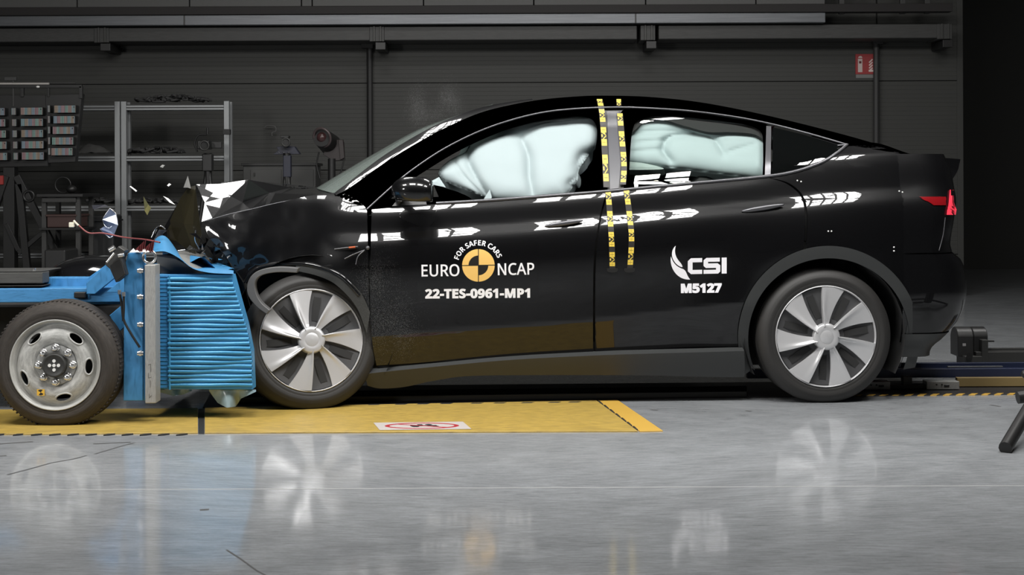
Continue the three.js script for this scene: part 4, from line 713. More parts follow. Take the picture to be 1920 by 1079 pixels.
  // far curtain airbag side so that daylight does not pass through
  part(car, 'far_airbag', mirrorCar(patch(SP([[800, 330, 1], [1000, 225, 1], [1400, 225, 1], [1430, 335, 1], [820, 382, 1]]), 0.08, onSide(-0.05), 0)), M.airbag);
  // --- wheels
  const rh = S0(1549, 633, 0.0); carWheel(car, L2W(rh[0], 0.345, 0.0), ez.clone(), -0.02);
  const fh = S0(584, 638, 0.0); const fax = V(Math.sin(16 * D2R), Math.sin(13 * D2R), 1).normalize();
  carWheel(car, L2W(fh[0], fh[1], 0.0), fax, 0.32);
}
// airbags: puffed sheets behind the window openings, each a thing of its own
function cushion(outline, holes, depth, puff, creases) {
  const poly = SP(outline, true, 8);
  const dist = (s, h) => { let m = 9; for (let i = 0; i < poly.length; i++) { const a = poly[i], b = poly[(i + 1) % poly.length], dx = b[0] - a[0], dy = b[1] - a[1], t = Math.max(0, Math.min(1, ((s - a[0]) * dx + (h - a[1]) * dy) / (dx * dx + dy * dy + 1e-12))); m = Math.min(m, Math.hypot(s - a[0] - t * dx, h - a[1] - t * dy)); } return m; };
  const cr = creases.map(([pts, depth2, w]) => [path(pts, false, 6).map(([a, b]) => S(a, b)), depth2, w]);
  const z = (s, h) => {
    const e = Math.min(1, dist(s, h) / 0.1); let v = puff * Math.sqrt(1 - (1 - e) * (1 - e));
    for (const [c, dd, w] of cr) { let m = 9, tt = 0; for (let i = 0; i + 1 < c.length; i++) { const a = c[i], b = c[i + 1], dx = b[0] - a[0], dy = b[1] - a[1], t = Math.max(0, Math.min(1, ((s - a[0]) * dx + (h - a[1]) * dy) / (dx * dx + dy * dy + 1e-12))), q = Math.hypot(s - a[0] - t * dx, h - a[1] - t * dy); if (q < m) { m = q; tt = (i + t) / (c.length - 1); } } v -= dd * Math.exp(-Math.pow(m / w, 1.3)) * Math.pow(Math.sin(Math.PI * Math.min(1, Math.max(0, 0.12 + 0.8 * tt))), 0.5); }
    return v + 0.004 * noise3(s * 6, h * 6, 4);
  };
  return patch(poly, 0.011, (s, h) => { const e = 0.008, f = (a, b) => inset(a, b) + depth - z(a, b), a = (f(s + e, h) - f(s - e, h)) / (2 * e), b = (f(s, h + e) - f(s, h - e)) / (2 * e); return [L2W(s, h, -f(s, h)), N2W(a, b, 1)]; }, 0.05);
}
{
  const main = part(car, 'airbag', cushion([[822, 322], [842, 300], [872, 284], [884, 268], [925, 244], [985, 224], [1060, 211], [1108, 210], [1130, 234], [1124, 268], [1108, 292], [1090, 318], [1086, 340], [1062, 372, 1], [985, 380, 1], [930, 377], [900, 368, 1], [860, 352], [832, 340]], null, 0.13, 0.085,
    [[[[980, 262], [992, 292], [994, 330], [1001, 366]], 0.06, 0.028], [[[884, 268], [876, 292], [886, 320], [914, 366]], 0.05, 0.022], [[[1120, 284], [1096, 290], [1086, 306]], 0.05, 0.03], [[[1000, 250], [975, 256], [950, 262]], 0.025, 0.04], [[[850, 300], [870, 330], [905, 366]], 0.025, 0.018], [[[1085, 330], [1070, 345], [1085, 352]], 0.02, 0.018]]), M.airbag, 'pale mint inflated airbag filling the front door window');
  const seamAt = (pts, off = -0.065) => tube(path(pts, false, 4).map(([a, b]) => sidePt(a, b, off)), 0.0035, 6);
  part(main, 'seam', seamAt([[976, 268], [986, 272], [992, 292], [993, 330], [1001, 364], [1010, 370]], -0.085), M.airbagSeam);
  part(main, 'torn_corner', facets([sidePt(822, 322, -0.05), sidePt(800, 338, -0.03), sidePt(835, 342, -0.05), sidePt(818, 334, -0.035)], [[0, 1, 3], [1, 2, 3], [0, 3, 2]], 0.004), M.airbag);
  part(main, 'torn_corner', facets([sidePt(905, 366, -0.06), sidePt(918, 346, -0.05), sidePt(922, 362, -0.05), sidePt(912, 374, -0.05)], [[0, 1, 2], [0, 2, 3]], 0.004), M.airbag);
  const r = part(car, 'airbag', cushion([[1160, 226, 1], [1200, 200, 1], [1280, 206], [1340, 214], [1400, 218], [1456, 236, 1], [1456, 340, 1], [1400, 333], [1290, 319], [1240, 313], [1160, 304, 1]], null, 0.14, 0.08,
    [[[[1262, 300], [1248, 278], [1262, 256], [1310, 250]], 0.05, 0.022], [[[1310, 250], [1345, 262], [1362, 288]], 0.03, 0.022], [[[1362, 288], [1385, 280], [1425, 268]], 0.015, 0.014], [[[1180, 252], [1215, 246], [1270, 244]], 0.02, 0.014], [[[1180, 268], [1220, 264], [1250, 262]], 0.015, 0.012], [[[1180, 284], [1220, 281], [1250, 280]], 0.015, 0.012]]), M.airbag, 'pale inflated airbag with flat folds behind the rear door window');
  part(r, 'lower_flap', cushion([[1178, 302, 1], [1215, 306], [1250, 316], [1216, 318], [1180, 318, 1]], null, 0.1, 0.02, []), std(lin(0.3, 0.36, 0.34), 0.8));
}
// ---------------------------------------------------------------- lettering and marker tapes on the car
{
  const fd = car.children.find((c) => c.name === 'front_door'), rd = car.children.find((c) => c.name === 'rear_door');
  const decal = (parent, name, x0, y0, x1, y1, scale, draw, label) => {     // drawing coordinates are photograph pixels from (x0, y0)
    const tex = canvasTex(Math.round((x1 - x0) * scale), Math.round((y1 - y0) * scale), (c, w, h) => { c.clearRect(0, 0, w, h); c.scale(scale, scale); c.translate(-x0, -y0); draw(c); });
    tex.anisotropy = 8;
    const n = 40, m = 24, pos = [], nor = [], uv = [], idx = [], f = onSide(0.0016);
    for (let i = 0; i <= n; i++) for (let j = 0; j <= m; j++) { const q = S(lerp(x0, x1, i / n), lerp(y1, y0, j / m)), [p, k] = f(q[0], q[1]); pos.push(p.x, p.y, p.z); nor.push(k.x, k.y, k.z); uv.push(i / n, j / m); }
    for (let i = 0; i < n; i++) for (let j = 0; j < m; j++) { const k = i * (m + 1) + j, l = k + m + 1; idx.push(k, l, l + 1, k, l + 1, k + 1); }
    const g = new THREE.BufferGeometry(); g.setAttribute('position', new THREE.Float32BufferAttribute(pos, 3)); g.setAttribute('normal', new THREE.Float32BufferAttribute(nor, 3)); g.setAttribute('uv', new THREE.Float32BufferAttribute(uv, 2)); g.setIndex(idx);
    return part(parent, name, g, std(0xffffff, 0.55, 0, { map: tex, transparent: true }), label);
  };
  // text stretched to fill a box given by its capital letters: left, baseline, right, cap height
  const fit = (c, str, l, base, r, cap, weight, slope = 0, stroke = 0) => {
    c.save(); c.font = weight + ' 100px sans-serif'; const w = c.measureText(str).width, k = (r - l) / w; c.translate(l, base); c.rotate(slope); c.scale(k, cap / 72); c.fillText(str, 0, 0); if (stroke) { c.lineWidth = stroke; c.lineJoin = 'miter'; c.strokeText(str, 0, 0); } c.restore();
  };
  decal(fd, 'lettering', 784, 440, 1008, 570, 6, (c) => {
    c.fillStyle = '#f1f1f4'; c.strokeStyle = '#f1f1f4';
    fit(c, 'EURO', 788, 518.5, 863, 21.5, 'normal', -0.014, 2.5); fit(c, 'NCAP', 931, 516, 1003, 21.5, 'normal', -0.02, 2.5);
    fit(c, '22-TES-0961-MP1', 797, 559.5, 997, 16.5, 'bold', -0.008, 6);
    const cx = 897, cy = 498, R = 30.5; c.fillStyle = '#eec16c'; c.beginPath(); c.arc(cx, cy, R, 0, 7); c.fill();
    c.fillStyle = '#16130f'; c.beginPath(); c.moveTo(cx, cy); c.arc(cx, cy, 18.5, Math.PI, 1.5 * Math.PI); c.fill(); c.beginPath(); c.moveTo(cx, cy); c.arc(cx, cy, 18.5, 0, 0.5 * Math.PI); c.fill();
    c.lineWidth = 1.6; c.strokeStyle = '#16130f'; c.beginPath(); c.moveTo(cx - R, cy + 0.4); c.lineTo(cx + R, cy - 0.6); c.moveTo(cx, cy - R); c.lineTo(cx, cy + R); c.stroke();
    const str = 'FOR SAFER CARS'; c.font = 'bold 13.5px sans-serif'; c.textAlign = 'center';
    const adv = [...str].map((q) => c.measureText(q).width), tot = adv.reduce((a, b) => a + b, 0); let run = 0; const a0 = -1.30, a1 = 1.20;
    [...str].forEach((q, i) => { const a = lerp(a0, a1, (run + adv[i] / 2) / tot); run += adv[i]; c.save(); c.translate(cx + Math.sin(a) * 39, cy + 1 - Math.cos(a) * 39); c.rotate(a); c.fillStyle = '#f1f1f4'; c.fillText(q, 0, 0); c.restore(); });
  }, 'white lettering with round yellow and black emblem');
  decal(rd, 'lettering', 1250, 456, 1372, 556, 8, (c) => {
    c.fillStyle = c.strokeStyle = '#f4f3f8';
    c.beginPath(); c.moveTo(1267, 461); c.bezierCurveTo(1258, 468, 1258, 482, 1264, 490); c.bezierCurveTo(1268, 497, 1276, 501.5, 1279.5, 501); c.bezierCurveTo(1279, 494, 1273, 492, 1268, 482); c.bezierCurveTo(1265, 475, 1265, 468, 1267, 461); c.fill();
    c.beginPath(); c.moveTo(1258, 481); c.bezierCurveTo(1254, 500, 1268, 526, 1294, 524.5); c.bezierCurveTo(1286, 515, 1288, 508, 1280, 504.5); c.bezierCurveTo(1270, 501, 1262, 495, 1258, 481); c.fill();
    c.save(); c.translate(1289.5, 484); c.transform(1, -0.02, 0, 1, 0, 0);
    const g = (pts) => { c.beginPath(); pts.forEach(([x, y], i) => (i ? c.lineTo(x, y) : c.moveTo(x, y))); c.closePath(); c.fill(); };
    g([[6, 0.6], [27, 0.6], [27, 8.4], [9, 8.4], [9, 22.6], [27, 22.6], [27, 30.4], [6, 30.4], [0, 25], [0, 6]]);
    g([[35, 0.6], [60, 0.6], [60, 8], [38, 8], [38, 11], [56, 11], [61, 15], [61, 26.5], [57, 30.4], [29.5, 30.4], [29.5, 23], [53, 23], [53, 19.6], [34, 19.6], [29.5, 15.5], [29.5, 5]]);
    g([[63.5, 0.6], [73, 0.6], [73, 30.6], [63.5, 30.6]]); c.restore();
    fit(c, 'M5127', 1275.5, 549, 1353, 16, 'bold', -0.012, 9); 
  }, 'white feather emblem with white letters and numbers');
  // yellow and black measuring tapes
  const tapeTex = (n) => canvasTex(64, 32 * n, (c, w, h) => { c.fillStyle = '#2a2723'; c.fillRect(0, 0, w, h); for (let k = 0; k < n; k++) { const y = k * 32, m = k % 4; if (m === 3) continue; c.fillStyle = '#e3c64f'; if (m === 1) { c.beginPath(); c.moveTo(12, y); c.lineTo(54, y + 14); c.lineTo(16, y + 32); c.lineTo(30, y + 32); c.lineTo(58, y + 18); c.lineTo(46, y); c.fill(); c.fillRect(6, y + 8, 14, 14); } else { c.fillRect(3, y + 1, 58, 30); c.fillStyle = '#5a4d22'; c.fillRect(10, y + 15, 44, 2); c.fillRect(31, y + 4, 2, 24); } } });
  const texes = { 12: tapeTex(16), 15: tapeTex(16), 3: tapeTex(2) };
  const tape = (parent, pts, w, n) => {
    const c = path(pts, false, 12), up = c.map(([x, y]) => [x - w / 2, y]), dn = c.map(([x, y]) => [x + w / 2, y]);
    const g = sideBand(up, dn, 0.004, 40, 1), uv = g.attributes.uv; for (let i = 0; i < uv.count; i++) uv.setXY(i, uv.getY(i), 1 - uv.getX(i));
    const m = part(parent, 'measuring_tape', g, std(0xffffff, 0.5, 0, { map: texes[n] }), 'yellow and black checked measuring tape'); return m;
  };
  tape(car, [[1124, 187], [1129, 215], [1133, 270], [1137, 352]], 11, 12); tape(car, [[1160, 187], [1160.5, 199]], 9, 3); tape(car, [[1162, 213], [1166, 260], [1170, 310], [1168, 347]], 11, 12);
  const a = tape(rd, [[1140, 359], [1144, 410], [1147, 460], [1148, 505]], 11, 15), b = tape(rd, [[1174, 356], [1181, 410], [1184, 450], [1181, 504]], 11, 15);
  for (const [m, x] of [[a, 1148], [b, 1180]]) part(m, 'tape_end', patch(SP([[x - 10, 503, 1], [x + 10, 503, 1], [x + 9, 509], [x, 511], [x - 9, 509]]), 0.02, onSide(0.006), 0.004), M.rubberTrim);
  // small white target dots
  const qp = car.children.find((c) => c.name === 'quarter_panel');
  for (const [x, y] of [[1686, 359], [1692, 361], [1676, 464], [1676, 471], [1553, 434], [1559, 434], [1495, 339], [1502, 341]]) part(qp, 'target_dot', new THREE.SphereGeometry(0.0045, 8, 6).translate(...sidePt(x, y, 0.001).toArray()), M.white);
}

// ---------------------------------------------------------------- flying debris
{
  const D = 7.0, shard = (name, pts, tris, mat, label, cat = 'shard', dd = D) => single(name, facets(pts.map(([x, y, z = 0]) => W(x, y, dd + z)), tris, 0.003), mat, label, cat, 'flying debris');
  const clear = phys({ color: lin(0.5, 0.58, 0.75), roughness: 0.1, transmission: 0.75, thickness: 0 });
  shard('plastic_shard', [[306, 368], [315, 372, 0.03], [328, 384], [318, 380, -0.02]], [[0, 1, 3], [1, 2, 3]], M.white, 'white curved shard flying just left of the raised bonnet tip');
  shard('plastic_shard', [[243, 350], [245, 349, 0.01], [257, 358], [255, 360]], [[0, 1, 2], [0, 2, 3]], M.white, 'thin pale sliver flying left of the second shelf post');
  shard('plastic_shard', [[313, 348], [317, 344, 0.02], [321, 346], [316, 350]], [[0, 1, 2], [0, 2, 3]], M.white, 'tiny white chip flying above the white curved shard');
  shard('plastic_shard', [[300, 313], [304, 309, 0.02], [309, 310], [305, 315]], [[0, 1, 2], [0, 2, 3]], std(lin(0.25, 0.25, 0.24), 0.5), 'topmost grey chip flying near the shelf');
  shard('plastic_shard', [[269, 369], [278, 384, 0.02], [283, 390], [276, 404], [271, 395, 0.02]], [[0, 1, 4], [1, 2, 3], [1, 3, 4]], std(lin(0.14, 0.13, 0.05), 0.4), 'olive leaf-like shard flying below the thin pale sliver');
  // a clear cover with bright outline
  const lens = thing('lamp_lens_fragment', 'clear broken lamp cover fragment flying with bright edges', 'lamp cover', W(205, 444, D + 0.14), 'flying debris');
  part(lens, 'clear_sheet', facets([[206, 392], [218, 402], [221, 422], [214, 440], [206, 445], [198, 440], [188, 430], [196, 424], [192, 412]].map(([x, y], i) => W(x, y, D + 0.14 + 0.02 * Math.sin(i * 2))), [[0, 1, 8], [1, 2, 8], [2, 7, 8], [2, 3, 7], [3, 6, 7], [3, 4, 6], [4, 5, 6]], 0.003), clear);
  part(lens, 'bright_edge', [tube([W(206, 391, D + 0.14), W(215, 398, D + 0.14), W(220, 410, D + 0.14), W(220, 424, D + 0.14)], 0.0016), tube([W(206, 391, D + 0.14), W(193, 412, D + 0.14), W(197, 424, D + 0.14), W(205, 428, D + 0.14), W(210, 424, D + 0.14)], 0.0016), tube([W(188, 430, D + 0.14), W(199, 441, D + 0.14), W(206, 446, D + 0.14), W(214, 441, D + 0.14)], 0.003)], M.silver);
  shard('trim_fragment', [[172, 385], [175, 393, 0.01], [203, 387], [196, 384, 0.02]], [[0, 1, 3], [1, 2, 3]], std(lin(0.12, 0.12, 0.14), 0.3, 0.6), 'dark curved trim strip flying above the clear cover', 'trim');
  const w = thing('connector_cable', 'thin red cable flying with a white connector on its end', 'cable', W(200, 445, D), 'flying debris');
  part(w, 'cable', tube([W(141, 416, D), W(152, 427, D), W(166, 437, D), W(192, 437.5, D), W(230, 445, D), W(275, 450, D - 0.2), W(300, 455, D - 0.25)], 0.0042, 6, 60), M.wire);
  part(w, 'connector', [box(0.026, 0.026, 0.02, ...W(134.5, 422, D).toArray(), 0.004), rod(W(138, 414, D), W(147, 423, D), 0.0055)], std(lin(0.72, 0.68, 0.55), 0.5));
}

// ---------------------------------------------------------------- shelving along the back wall
{
  const post = (x, d, y0 = 187, w = 0.05) => span(V(X(x, d) - w / 2, 0, CAMZ - d), V(X(x, d) + w / 2, Y(y0, d), CAMZ - d - w), 0.004);
  const beam = (x0, x1, y, d) => span(V(X(x0, d), Y(y + 4.6, d), CAMZ - d - 0.01), V(X(x1, d), Y(y - 4.6, d), CAMZ - d - 0.04), 0.004);
  const groove = (x0, x1, y, d) => span(V(X(x0, d), Y(y + 1, d), CAMZ - d - 0.006), V(X(x1, d), Y(y - 1, d), CAMZ - d - 0.02), 0.001);
  const dark = std(lin(0.03, 0.03, 0.03), 0.7), board = std(lin(0.05, 0.05, 0.048), 0.8);
  const unit = (label, xs, x0, x1) => {
    const t = thing('storage_shelf', label, 'shelf', V(X((x0 + x1) / 2, 13), 0, CAMZ - 13.25), 'aluminium storage shelves');
    for (const x of xs) { part(t, 'post', post(x, 13), M.profile); part(t, 'post', post(x, 13).translate(0, 0, -0.13), M.profile); }
    for (const y of [199, 294.5, 388, 476]) {
      const b = part(t, 'shelf_beam', beam(x0, x1, y, 13), M.profile); part(b, 'groove', groove(x0, x1, y, 13), dark);
      part(t, 'shelf_beam', span(V(X(x0, 13), Y(y + 4.6, 13), CAMZ - 13.14), V(X(x1, 13), Y(y - 4.6, 13), CAMZ - 13.17), 0.004), M.profile);
      for (let k = 0; k < 4; k++) part(t, 'shelf_slat', span(V(X(x0, 13), Y(y - 4.8, 13), CAMZ - 13.01 - k * 0.045), V(X(x1, 13), Y(y - 6.2, 13), CAMZ - 13.035 - k * 0.045), 0.002), board);
    }
    return t;
  };
  unit('left aluminium shelf unit behind the colour striped light bank', [-120, 220], -120, 218);
  const r = unit('right aluminium shelf unit with cable piles on its boards', [232, 425], 232, 425);
  part(r, 'post_clamp', span(V(X(425, 13) - 0.032, Y(250, 13), CAMZ - 12.99), V(X(425, 13) + 0.032, Y(240, 13), CAMZ - 13.06)), dark);
  // tangled cables and cloths lying on the boards
  const pile = (x0, x1, y, h, label, dd = 13.09) => {
    const g = []; const n = Math.round((x1 - x0) / 9);
    for (let k = 0; k < n; k++) { const cx = lerp(x0, x1, (k + 0.5) / n), p = []; const ht = h * (0.4 + 0.6 * Math.sin(Math.PI * (k + 0.5) / n)); for (let q = 0; q < 9; q++) p.push(W(cx + rr(-13, 13), y - 1.5 - Math.abs(rr(0, ht)), dd + rr(-0.07, 0.07))); g.push(new THREE.TubeGeometry(new THREE.CatmullRomCurve3(p, true), 40, 0.011, 6, true)); }
    return single('cable_pile', g, dark, label, 'cables', 'cable piles on the shelves');
  };
  pile(262, 392, 192, 13, 'long dark cable pile on top board of the right shelf'); pile(240, 345, 288, 11, 'dark cable pile on the second board of the right shelf'); pile(240, 340, 382, 9, 'dark cable pile on the third board of the right shelf'); pile(165, 212, 382, 8, 'small dark cable pile on third board of left shelf');
  const sheet = surf((u, v) => { const p = W(lerp(145, 212, u), 288 - 16 * Math.sin(Math.pow(u, 0.7) * Math.PI) * Math.sin(v * Math.PI) - 1.5, 13.02 + 0.14 * v); p.y += 0.008 * noise3(u * 5, v * 5, 3); return p; }, 20, 12);
  single('dust_cloth', sheet, board, 'dark cloth mound on the second board of left shelf', 'cloth');
}
// ---------------------------------------------------------------- studio light bank on its stand
{
  const d = 12.3, t = thing('studio_light_bank', 'black light bank with rows of colour striped panels on a tripod', 'light bank', V(X(45, d), 0, CAMZ - d));
  const K = M.blackPlastic;
  const strip = (seed2) => canvasTex(160, 64, (c, w, h) => { const hue = [12, 190, 30, 205, 350, 165]; for (let x = 0; x < w; x += 4) { const a = hue[(Math.floor(x / 26) + seed2) % 6]; c.fillStyle = 'hsl(' + a + ',' + (9 + (seed2 * 7 + x) % 14) + '%,' + (50 + (x * 7 + seed2 * 13) % 18) + '%)'; c.fillRect(x, 0, 4, h); } c.fillStyle = 'rgba(20,20,20,0.45)'; for (let x = 0; x < w; x += 8) c.fillRect(x, 0, 2, h); for (let y = 0; y < h; y += 8) c.fillRect(0, y, w, 2); c.fillStyle = '#222'; c.fillRect(w - 14, 10, 6, 12); });
  const texs = [0, 1, 2, 3, 4, 5].map((k) => std(0xffffff, 0.6, 0, { map: strip(k) }));
  texs.forEach((m) => m.color.setRGB(0.85, 0.85, 0.85));
  const col = (corners, skew, n0) => {           // corners: left x, right x at top and bottom
    for (let k = 0; k < 5; k++) {
      const [xa, xb, ya, dy, hh] = corners, y = ya + k * dy, sh = skew * k, a = W(xa + sh, y + hh, d - 0.08), b = W(xb + sh, y, d - 0.08);
      const m = part(t, 'light_panel', span(V(a.x, a.y, a.z), V(b.x, b.y, a.z - 0.06), 0.004), K);
      part(m, 'striped_face', new THREE.PlaneGeometry(b.x - a.x - 0.006, b.y - a.y - 0.006).translate((a.x + b.x) / 2, (a.y + b.y) / 2, a.z + 0.0015), texs[(k + n0) % 6]);
    }
  };
  col([38, 80, 201, 21, 15], 0.6, 0); col([101, 142, 197, 20, 15], -1.4, 2); col([-34, 9, 202, 21, 15], 1.2, 4); col([21, 30, 202, 21, 14], 1, 1); col([89, 94, 197, 20, 14], 0.2, 3);
  const fr = (pts, dd = d) => plateAt(pts, dd, 0.08);
  part(t, 'bank_frame', fr([[-40, 178], [86, 178], [90, 312], [-30, 314]], d), K); part(t, 'bank_frame', fr([[84, 178], [154, 176], [141, 304], [90, 306]], d), K);
  part(t, 'bracket', [bar(W(-30, 162, d), W(154, 162, d), 0.03, 0.03), bar(W(152, 162, d), W(152, 185, d), 0.03, 0.03), bar(W(42, 165, d), W(42, 182, d), 0.03, 0.03), bar(W(91, 163, d), W(91, 182, d), 0.02, 0.02)], K);
  part(t, 'tube_lamp', [rod(W(-20, 157.5, d), W(92, 157.5, d), 0.012)], std(lin(0.36, 0.34, 0.32), 0.4)); part(t, 'tube_lamp', [rod(W(93, 156, d + 0.1), W(142, 156, d + 0.1), 0.009)], M.trunking);
  part(t, 'top_plate', [box(0.105, 0.033, 0.03, ...W(20, 148, d).toArray()), bar(W(25, 150, d), W(25, 200, d), 0.014, 0.014)], M.trunking);
  part(t, 'led_dot', new THREE.SphereGeometry(0.014, 10, 8).scale(1.2, 0.7, 1).translate(...W(71, 163, d - 0.03).toArray()), M.white);
  part(t, 'mast', [bar(W(20, 314, d + 0.05), W(20, 540, d + 0.05).setY(0.02), 0.1, 0.1)], K);
  for (const [x0, y0, x1, y1] of [[32, 330, 125, 510], [36, 345, 52, 510], [12, 330, -50, 510]]) part(t, 'leg', bar(W(x0, y0, d), W(x1, y1, d), 0.06, 0.05), K);
  part(t, 'brace', bar(W(90, 428, d), W(35, 475, d), 0.04, 0.03), K); part(t, 'brace', bar(W(12, 420, d), W(35, 470, d), 0.04, 0.03), K);
  part(t, 'crank', [new THREE.TorusGeometry(0.045, 0.012, 8, 20).translate(...W(54, 368, d - 0.03).toArray())], K);
  part(t, 'red_block', box(0.09, 0.08, 0.06, ...W(-2, 338, d - 0.02).toArray()), M.red);
}
// ---------------------------------------------------------------- cameras and lamps on tripods along the wall, table, boxes
{
  const K = M.blackPlastic;
  const tripod = (t, x, yTop, d, spread = 34) => { const top = W(x, yTop, d); for (const [a, dz] of [[-1, 0.1], [1, 0.1], [0.1, -0.3]]) part(t, 'leg', rod(top, V(top.x + a * spread * d / FOC, 0.01, top.z + dz), 0.018), K); part(t, 'column', rod(V(top.x, top.y - 0.35, top.z), V(top.x, top.y + 0.06, top.z), 0.035), K); };
  let d = 12.6, t = thing('video_camera', 'video camera on a tripod in front of the right shelf post', 'camera', V(X(390, d), 0, CAMZ - d), 'tripod cameras by the wall');
  tripod(t, 390, 300, d); part(t, 'body', [box(0.11, 0.08, 0.14, ...W(384, 272, d).toArray(), 0.01), rod(W(384, 272, d), W(382, 274, d - 0.14), 0.045)], K); part(t, 'monitor', box(0.095, 0.06, 0.02, ...W(406, 272, d - 0.03).toArray(), 0.005), K);
  part(t, 'handle', [tube([W(370, 285, d), W(365, 268, d), W(372, 254, d), W(388, 252, d)], 0.008), rod(W(389, 252, d), W(389, 240, d), 0.01)], K); part(t, 'lens_ring', new THREE.TorusGeometry(0.04, 0.008, 8, 20).translate(...W(383, 273, d - 0.15).toArray()), M.darkSteel); part(t, 'head', box(0.09, 0.16, 0.09, ...W(390, 305, d).toArray(), 0.01), K);
  t = thing('video_camera', 'small round-lensed camera on a tripod above the bonnet', 'camera', V(X(536, d), 0, CAMZ - d), 'tripod cameras by the wall');
  tripod(t, 538, 300, d, 26); part(t, 'body', [box(0.075, 0.02, 0.1, ...W(535, 257, d).toArray(), 0.004), rod(W(536, 267, d + 0.06), W(536, 267, d - 0.08), 0.045, 0.045, 20)], K); part(t, 'lens_ring', new THREE.TorusGeometry(0.036, 0.007, 8, 20).translate(...W(536, 267, d - 0.085).toArray()), M.darkSteel);
  part(t, 'head', [plateAt([[518, 276], [532, 273], [552, 275], [562, 289], [512, 290], [522, 282]], d, 0.1), box(0.07, 0.2, 0.07, ...W(539, 312, d).toArray(), 0.008)], std(lin(0.018, 0.02, 0.035), 0.5)); part(t, 'knob', [0, 1, 2].map((k) => new THREE.SphereGeometry(0.008, 8, 6).translate(...W(523 + k * 9, 286, d - 0.06).toArray())), M.satin);
  t = thing('studio_lamp', 'dark round studio lamp on a stand left of the windscreen', 'lamp', V(X(618, d), 0, CAMZ - d));
  tripod(t, 622, 310, d, 26); part(t, 'lamp_head', rod(W(604, 258, d - 0.12), W(620, 272, d + 0.12), 0.085, 0.1, 24), K); const ri = part(t, 'front_ring', new THREE.TorusGeometry(0.085, 0.012, 8, 28).rotateX(0.3).rotateY(-0.4).translate(...W(604, 258, d - 0.13).toArray()), std(lin(0.06, 0.045, 0.045), 0.35));
  part(t, 'reflector', new THREE.SphereGeometry(0.05, 14, 10).translate(...W(604, 258, d - 0.1).toArray()), std(lin(0.05, 0.022, 0.022), 0.3));
  part(t, 'housing', [plateAt([[612, 268], [634, 262], [642, 266], [644, 300], [625, 302], [606, 290]], d, 0.14), plateAt([[634, 262], [643, 262], [646, 296], [638, 300]], d - 0.02, 0.05)], std(lin(0.018, 0.012, 0.012), 0.5)); part(t, 'cable', [tube([W(598, 285, d), W(594, 310, d), W(600, 335, d)], 0.007), tube([W(646, 296, d), W(640, 320, d), W(632, 340, d)], 0.007)], K);
  // wall bracket fixture faintly seen
  single('wall_hook', [tube([W(496, 240, 13.9), W(500, 236, 13.9), W(508, 236, 13.9), W(516, 238, 13.9), W(517, 246, 13.9), W(510, 249, 13.9), W(510, 255, 13.9)], 0.006)], std(lin(0.08, 0.08, 0.078), 0.6), 'faint wall hook above the low grey cabinet', 'hook');
  const d2 = 13.4; t = thing('low_cabinet', 'low dark grey cabinet against the wall behind the bonnet', 'cabinet', V(X(530, d2), 0, CAMZ - d2 - 0.15));
  const gc = std(lin(0.06, 0.06, 0.058), 0.6); part(t, 'body', span(V(X(456, d2), 0.02, CAMZ - d2), V(X(592, d2), Y(307, d2), CAMZ - d2 - 0.35), 0.006), gc); part(t, 'worktop', span(V(X(453, d2), Y(309, d2), CAMZ - d2 + 0.02), V(X(596, d2), Y(304, d2), CAMZ - d2 - 0.36), 0.004), M.blackPlastic);
  for (const [a, b] of [[470, 528], [532, 588]]) { const dr = part(t, 'door', span(V(X(a, d2), 0.1, CAMZ - d2 + 0.012), V(X(b, d2), Y(316, d2), CAMZ - d2), 0.004), gc); part(dr, 'handle', rod(V(X(a + 8, d2), Y(322, d2), CAMZ - d2 + 0.025), V(X(a + 8, d2), Y(328, d2), CAMZ - d2 + 0.025), 0.006), M.darkSteel); }
  // trestle table with crates behind the trolley
  const d3 = 12.0; t = thing('work_table', 'dark work table with a red crate beneath, behind the trolley', 'table', V(X(108, d3), 0, CAMZ - d3 - 0.2));
  part(t, 'tabletop', span(V(X(68, d3), Y(366, d3), CAMZ - d3), V(X(155, d3), Y(360, d3), CAMZ - d3 - 0.5), 0.004), K); part(t, 'front_rail', span(V(X(76, d3), Y(376, d3), CAMZ - d3 - 0.03), V(X(140, d3), Y(367, d3), CAMZ - d3 - 0.06), 0.004), M.trunking);
  for (const x of [78, 142]) for (const z of [0.05, 0.42]) part(t, 'leg', span(V(X(x, d3) - 0.02, 0, CAMZ - d3 - z), V(X(x, d3) + 0.02, Y(366, d3), CAMZ - d3 - z - 0.04), 0.003), M.trunking);
  part(t, 'lower_shelf', span(V(X(72, d3), Y(428, d3), CAMZ - d3), V(X(150, d3), Y(424, d3), CAMZ - d3 - 0.46), 0.003), K);
  single('red_crate', [span(V(X(84, d3), Y(423.5, d3), CAMZ - d3 - 0.05), V(X(138, d3), Y(400, d3), CAMZ - d3 - 0.4), 0.008), span(V(X(82, d3), Y(403, d3), CAMZ - d3 - 0.04), V(X(140, d3), Y(399, d3), CAMZ - d3 - 0.42), 0.004)], std(lin(0.05, 0.025, 0.022), 0.6), 'dull red crate on the shelf of the work table', 'crate');
  single('cable_hoop', [new THREE.TorusGeometry(0.068, 0.006, 6, 28).translate(...W(118, 347, d3 - -0.15).toArray()), new THREE.SphereGeometry(0.045, 12, 8).scale(1, 0.8, 1).translate(...W(134, 355, d3 + 0.15).toArray())], K, 'thin black cable hoop standing on the work table', 'cable');
  const d4 = 12.6; single('equipment_case', [span(V(X(163, d4), 0.002, CAMZ - d4 - 0.02), V(X(212, d4), Y(400, d4), CAMZ - d4 - 0.3), 0.02), span(V(X(162, d4), Y(412, d4), CAMZ - d4), V(X(213, d4), Y(409, d4), CAMZ - d4 - 0.31), 0.003)], std(lin(0.012, 0.013, 0.014), 0.5), 'tall black equipment case beside the work table', 'case');
